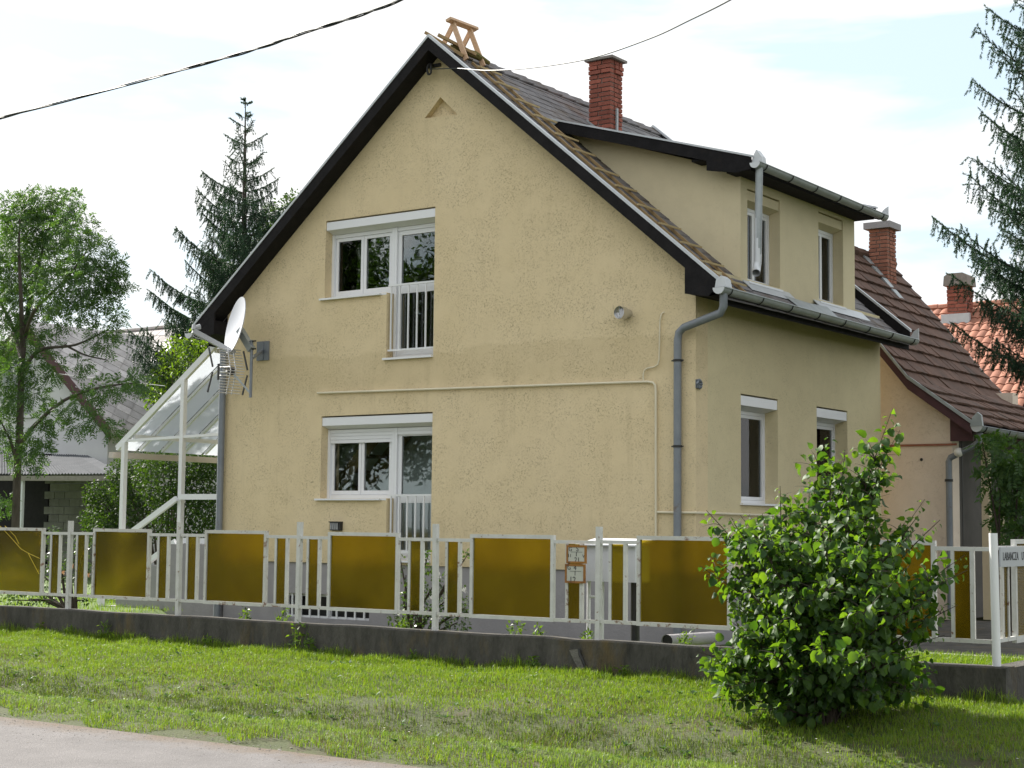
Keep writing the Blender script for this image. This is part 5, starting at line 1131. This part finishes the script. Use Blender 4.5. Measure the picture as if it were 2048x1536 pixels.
# ================================================================== grass, weeds, gravel
def vnoise(x, y):
    return (np.sin(x*1.7+.6*np.sin(y*2.3))+np.sin(y*2.9+1.1*np.sin(x*1.1)+1)+np.sin(x*4.3-y*3.1)+.7*np.sin(x*9.1+y*7.7))/3.7
def blades(P, hgt, wid, lean):
    n = len(P); a = RNG.random(n)*6.283; d = np.stack([np.cos(a), np.sin(a), np.zeros(n)], 1); s = np.stack([-np.sin(a), np.cos(a), np.zeros(n)], 1)*wid[:, None]; ln = lean*RNG.random(n); up = np.array([0, 0, 1.0])
    m1 = P+up*(hgt*.6)[:, None]+d*(hgt*ln*.35)[:, None]; tp = P+up*(hgt*(1-.3*ln))[:, None]+d*(hgt*ln)[:, None]
    V = np.stack([P-s, P+s, m1+s*.75, m1-s*.75, tp], 1).reshape(-1, 3); b = 5*np.arange(n)[:, None]
    F = np.concatenate([b+np.array([[0, 1, 2]]), b+np.array([[0, 2, 3]]), b+np.array([[3, 2, 4]])]); return V, F
nB = 420000; gxx = RNG.uniform(-10, 8.6, nB); gyy = RNG.uniform(-9.16, -4.14, nB); edge = -9.06+.07*np.sin(gxx*1.9)+.07*np.sin(gxx*5.3)+.05*np.sin(gxx*11)
vis = np.interp(gyy, [-9.1, -4.1], [-3.6, -10]) < gxx
cl_ = vnoise(gxx*2.3+1, gyy*3.1)+.6*vnoise(gxx*7, gyy*8); bare = (RNG.random(nB) < np.clip(np.where(gxx > -1.5, .40, .20)+.55*(vnoise(gxx*1.2, gyy*2)+.5*vnoise(gxx*4, gyy*5)), 0, .92)) & (gyy < -6.0+.25*np.sin(gxx*.9)) & (gyy > -7.95) | (RNG.random(nB) < np.clip(.06+.30*cl_, 0, .5))
keep = vis & (gyy > edge) & ~bare & (RNG.random(nB) < np.where(gyy > -8.0, 1, .9)); gxx, gyy = gxx[keep], gyy[keep]
gz = vz(gxx, gyy)+bumpy(gxx, gyy)*(gyy < -4.2)-.004
h = RNG.uniform(.026, .066, len(gxx))*(1+.30*vnoise(gxx*2, gyy*3)-.25*vnoise(gxx*5.5, gyy*6.5))*np.where(gyy > -4.5, 1.5, 1.0)*np.where((gyy < -7.0) & (gyy > -8.2), 1.35, 1)
dry = (RNG.random(len(gxx)) < .05+.16*((vnoise(gxx*.8+3, gyy*1.4) > .15) & (gyy < -5)))
P = np.stack([gxx, gyy, gz], 1)
w = RNG.uniform(.0016, .0034, len(gxx))
dz_ = (gyy < -6.55+.2*np.sin(gxx*.8)) & (gyy > -7.95) & (RNG.random(len(gxx)) < .62) & ~dry  # ditch blades: darker colour and a little more length
V, F = blades(P[dz_], h[dz_]*1.15, w[dz_], 1.0); tag(np_mesh('ditch_grass', V, F, M['grass_ditch'], None, False), 'darker, longer grass along the bottom of the shallow ditch', 'grass', kind='stuff')
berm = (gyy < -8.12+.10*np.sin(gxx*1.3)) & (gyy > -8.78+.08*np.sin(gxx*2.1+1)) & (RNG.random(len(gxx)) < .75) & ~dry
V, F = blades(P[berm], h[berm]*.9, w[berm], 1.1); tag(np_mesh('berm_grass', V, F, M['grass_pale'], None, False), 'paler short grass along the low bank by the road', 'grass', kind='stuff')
V, F = blades(P[~dry & ~berm & ~dz_], h[~dry & ~berm & ~dz_], w[~dry & ~berm & ~dz_], .9); tag(np_mesh('verge_grass', V, F, M['grass'], None, False), 'short mown green grass of the roadside verge', 'grass', kind='stuff')
V, F = blades(P[dry], h[dry], w[dry], 1.4); tag(np_mesh('dry_grass', V, F, M['grass_dry'], None, False), 'withered straw blades among the verge grass', 'grass', kind='stuff')
# yard grass seen below the fence
n2 = 16000; x2 = np.concatenate([RNG.uniform(-15, -9.3, n2//2), RNG.uniform(2.6, 5.1, n2//2)]); y2 = np.concatenate([RNG.uniform(-3.7, 5, n2//2), RNG.uniform(-3.8, -1.95, n2//2)])
z2 = np.full(n2, YZ)+np.where(x2 > 0, .10, 0); V, F = blades(np.stack([x2, y2, z2], 1), RNG.uniform(.05, .11, n2), RNG.uniform(.003, .005, n2), .9); tag(np_mesh('yard_grass', V, F, M['grass'], None, False), 'lawn grass in the yard behind the fence', 'grass', kind='stuff')
tag(MB().box((1.62, -3.85, .2), (5.06, -1.91, .402)).build('lawn_bed', M['yard']), kind='structure')
# taller weeds at the footing and in the yard edge
prt = []
for x, y, s in [(-7.6, -4.18, .18), (-7.0, -4.2, .14), (-6.3, -4.2, .22), (-4.4, -4.2, .14), (-2.9, -4.22, .34), (-2.75, -4.2, .2), (-1.2, -4.2, .12), (.4, -4.2, .16), (1.5, -4.2, .12), (-9.0, -4.2, .2), (-3.6, -3.75, .22), (-4.3, -3.7, .2), (-.1, -3.8, .26), (.15, -3.75, .18), (.75, -3.7, .16), (2.0, -3.8, .22), (2.6, -3.8, .16), (4.2, -3.75, .14), (-1.7, -3.8, .25)]:
    gz_ = .19 if y < -4 else .45; c = np.array([x, y, gz_+s*.55]); prt.append(simple(c, s*.55, int(26+120*s), .06, .026, squash=(.7, .5, 1.1)))
    k = 9; prt.append(rhomb(np.repeat(np.array([[x, y, gz_]]), k, 0)+RNG.normal(size=(k, 3))*np.array([.03, .02, 0]), np.stack([RNG.normal(size=k)*.3, RNG.normal(size=k)*.2, np.ones(k)], 1), rdir(k), s*RNG.uniform(.6, 1.2, k), .008))
V, F = join(prt); tag(np_mesh('weeds', V, F, M['lime'], None), 'loose green weeds along the concrete footing', 'weeds', kind='stuff')
nw = 900; wx = RNG.uniform(-9.5, 8, nw); wy = RNG.uniform(-8.9, -4.3, nw); ok = (np.interp(wy, [-9.1, -4.1], [-3.6, -10]) < wx) & (vnoise(wx*.9+2, wy*1.3) > -.05); wx, wy = wx[ok], wy[ok]; prt = []
for x, y in zip(wx, wy):
    k = random.randint(5, 9); a = RNG.random(k)*6.28; b = np.array([x, y, float(vz(x, y))+.02]); r = random.uniform(.03, .075)
    prt.append(rhomb(np.repeat(b[None], k, 0), np.stack([np.cos(a), np.sin(a), RNG.uniform(.25, .9, k)], 1), np.stack([-np.cos(a)*.3, -np.sin(a)*.3, np.ones(k)], 1), r*RNG.uniform(.7, 1.2, k), r*.42))
V, F = join(prt); tag(np_mesh('verge_weeds', V, F, M['ash'], None), 'small broad leaved weeds scattered in the verge grass', 'weeds', kind='stuff')
nt_ = 9000; tx = RNG.uniform(-10, 8.5, nt_); ty = -4.15-np.abs(RNG.normal(size=nt_))*.05; kp = (vnoise(tx*2.2, tx*.7) > -.35); tx, ty = tx[kp], ty[kp]
V, F = blades(np.stack([tx, ty, np.full(len(tx), .185)], 1), RNG.uniform(.06, .17, len(tx))*(1+.5*vnoise(tx*3, tx)), RNG.uniform(.0018, .0034, len(tx)), 1.0); tag(np_mesh('footing_grass', V, F, M['grass'], None, False), 'longer uncut grass along the foot of the concrete footing', 'grass', kind='stuff')
nf = 70; fx_ = RNG.uniform(-8.5, 8, nf); fy_ = RNG.uniform(-8.8, -4.5, nf); prt = []
for x, y in zip(fx_, fy_):
    b = np.array([x, y, float(vz(x, y))+random.uniform(.05, .08)]); a = np.arange(7)*.9; prt.append(rhomb(np.repeat(b[None], 7, 0), np.stack([np.cos(a), np.sin(a), np.full(7, .4)], 1), np.tile([0, 0, 1.], (7, 1)), .012, .007))
V, F = join(prt); tag(np_mesh('daisies', V, F, M['petal_white'], None), 'tiny white flowers dotted over the verge', 'flowers', kind='stuff')
# gravel at the road edge
n3 = 2600; x3 = RNG.uniform(-5, 9, n3); y3 = -9.12-np.abs(RNG.normal(size=n3))*.34+.12*np.sin(x3*1.9)+.05*np.sin(x3*5.3); r3 = RNG.uniform(.003, .009, n3)*np.where(RNG.random(n3) < .05, 1.7, 1)
oc = np.array([(1, 0, 0), (0, 1, 0), (-1, 0, 0), (0, -1, 0), (0, 0, .38), (0, 0, -.5)]); ocf = np.array([(0, 1, 4), (1, 2, 4), (2, 3, 4), (3, 0, 4), (1, 0, 5), (2, 1, 5), (3, 2, 5), (0, 3, 5)])
V = (np.stack([x3, y3, .004+r3*.1], 1)[:, None, :]+oc[None]*r3[:, None, None]*RNG.uniform(.6, 1.4, (n3, 1, 3))).reshape(-1, 3); F = (ocf[None]+6*np.arange(n3)[:, None, None]).reshape(-1, 3)
tag(np_mesh('gravel', V, F, M['gravel'], None, False), 'loose pale gravel along the road edge', 'gravel', kind='stuff')
# ================================================================== cables
def strand(pts, r, amp, turns, ph):
    P = smoothpts(pts, 14); k = len(P); o = []
    for i, p in enumerate(P):
        a = ph+turns*2*math.pi*i/k+1.3*math.sin(i*.11)+.8*math.sin(i*.043+1); amp_ = amp*(.55+.45*math.sin(i*.17+ph)); o.append(p+np.array([0, amp_*math.cos(a), amp_*math.sin(a)]))
    return MB().tube(o, r, 6)
cpts = [PY(-60, 252, -8.0), PY(0, 236, -8.0), PY(200, 185, -8.0), PY(400, 130, -8.0), PY(560, 82, -8.0), PY(700, 36, -8.0), PY(800, 0, -8.0), PY(900, -40, -8.0)]
pc_ = thing('power_cable', 'thick twisted black power cable crossing the sky at upper left', 'cable', tuple(cpts[3]))
for ph in (0, 2.1, 4.2): strand(cpts, .0072, .015, 6, ph).build('strand', M['cable'], pc_, True)
e = np.array([-4.33, -.15, 8.34]); wp = [e]
for x, y, t in [(915, 137, .03), (975, 141, .10), (1060, 136, .20), (1180, 117, .34), (1300, 77, .52), (1380, 40, .68), (1460, 0, .85), (1560, -60, 1.0)]: wp.append(PY(x, y, -.15-8*t))
tag(MB().tube(smoothpts(wp, 8), .0075, 6).build('service_wire', M['cable'], None, True), 'thin sagging wire running from the gable hook to the upper right', 'wire')
wp = [PY(-60, 718, 3.2), PY(120, 748, 3.2), PY(330, 772, 3.2)]
tag(MB().tube(smoothpts(wp, 6), .008, 6).build('garden_wire', M['zinc_pipe'], None, True), 'faint grey wire passing through the left tree', 'wire')
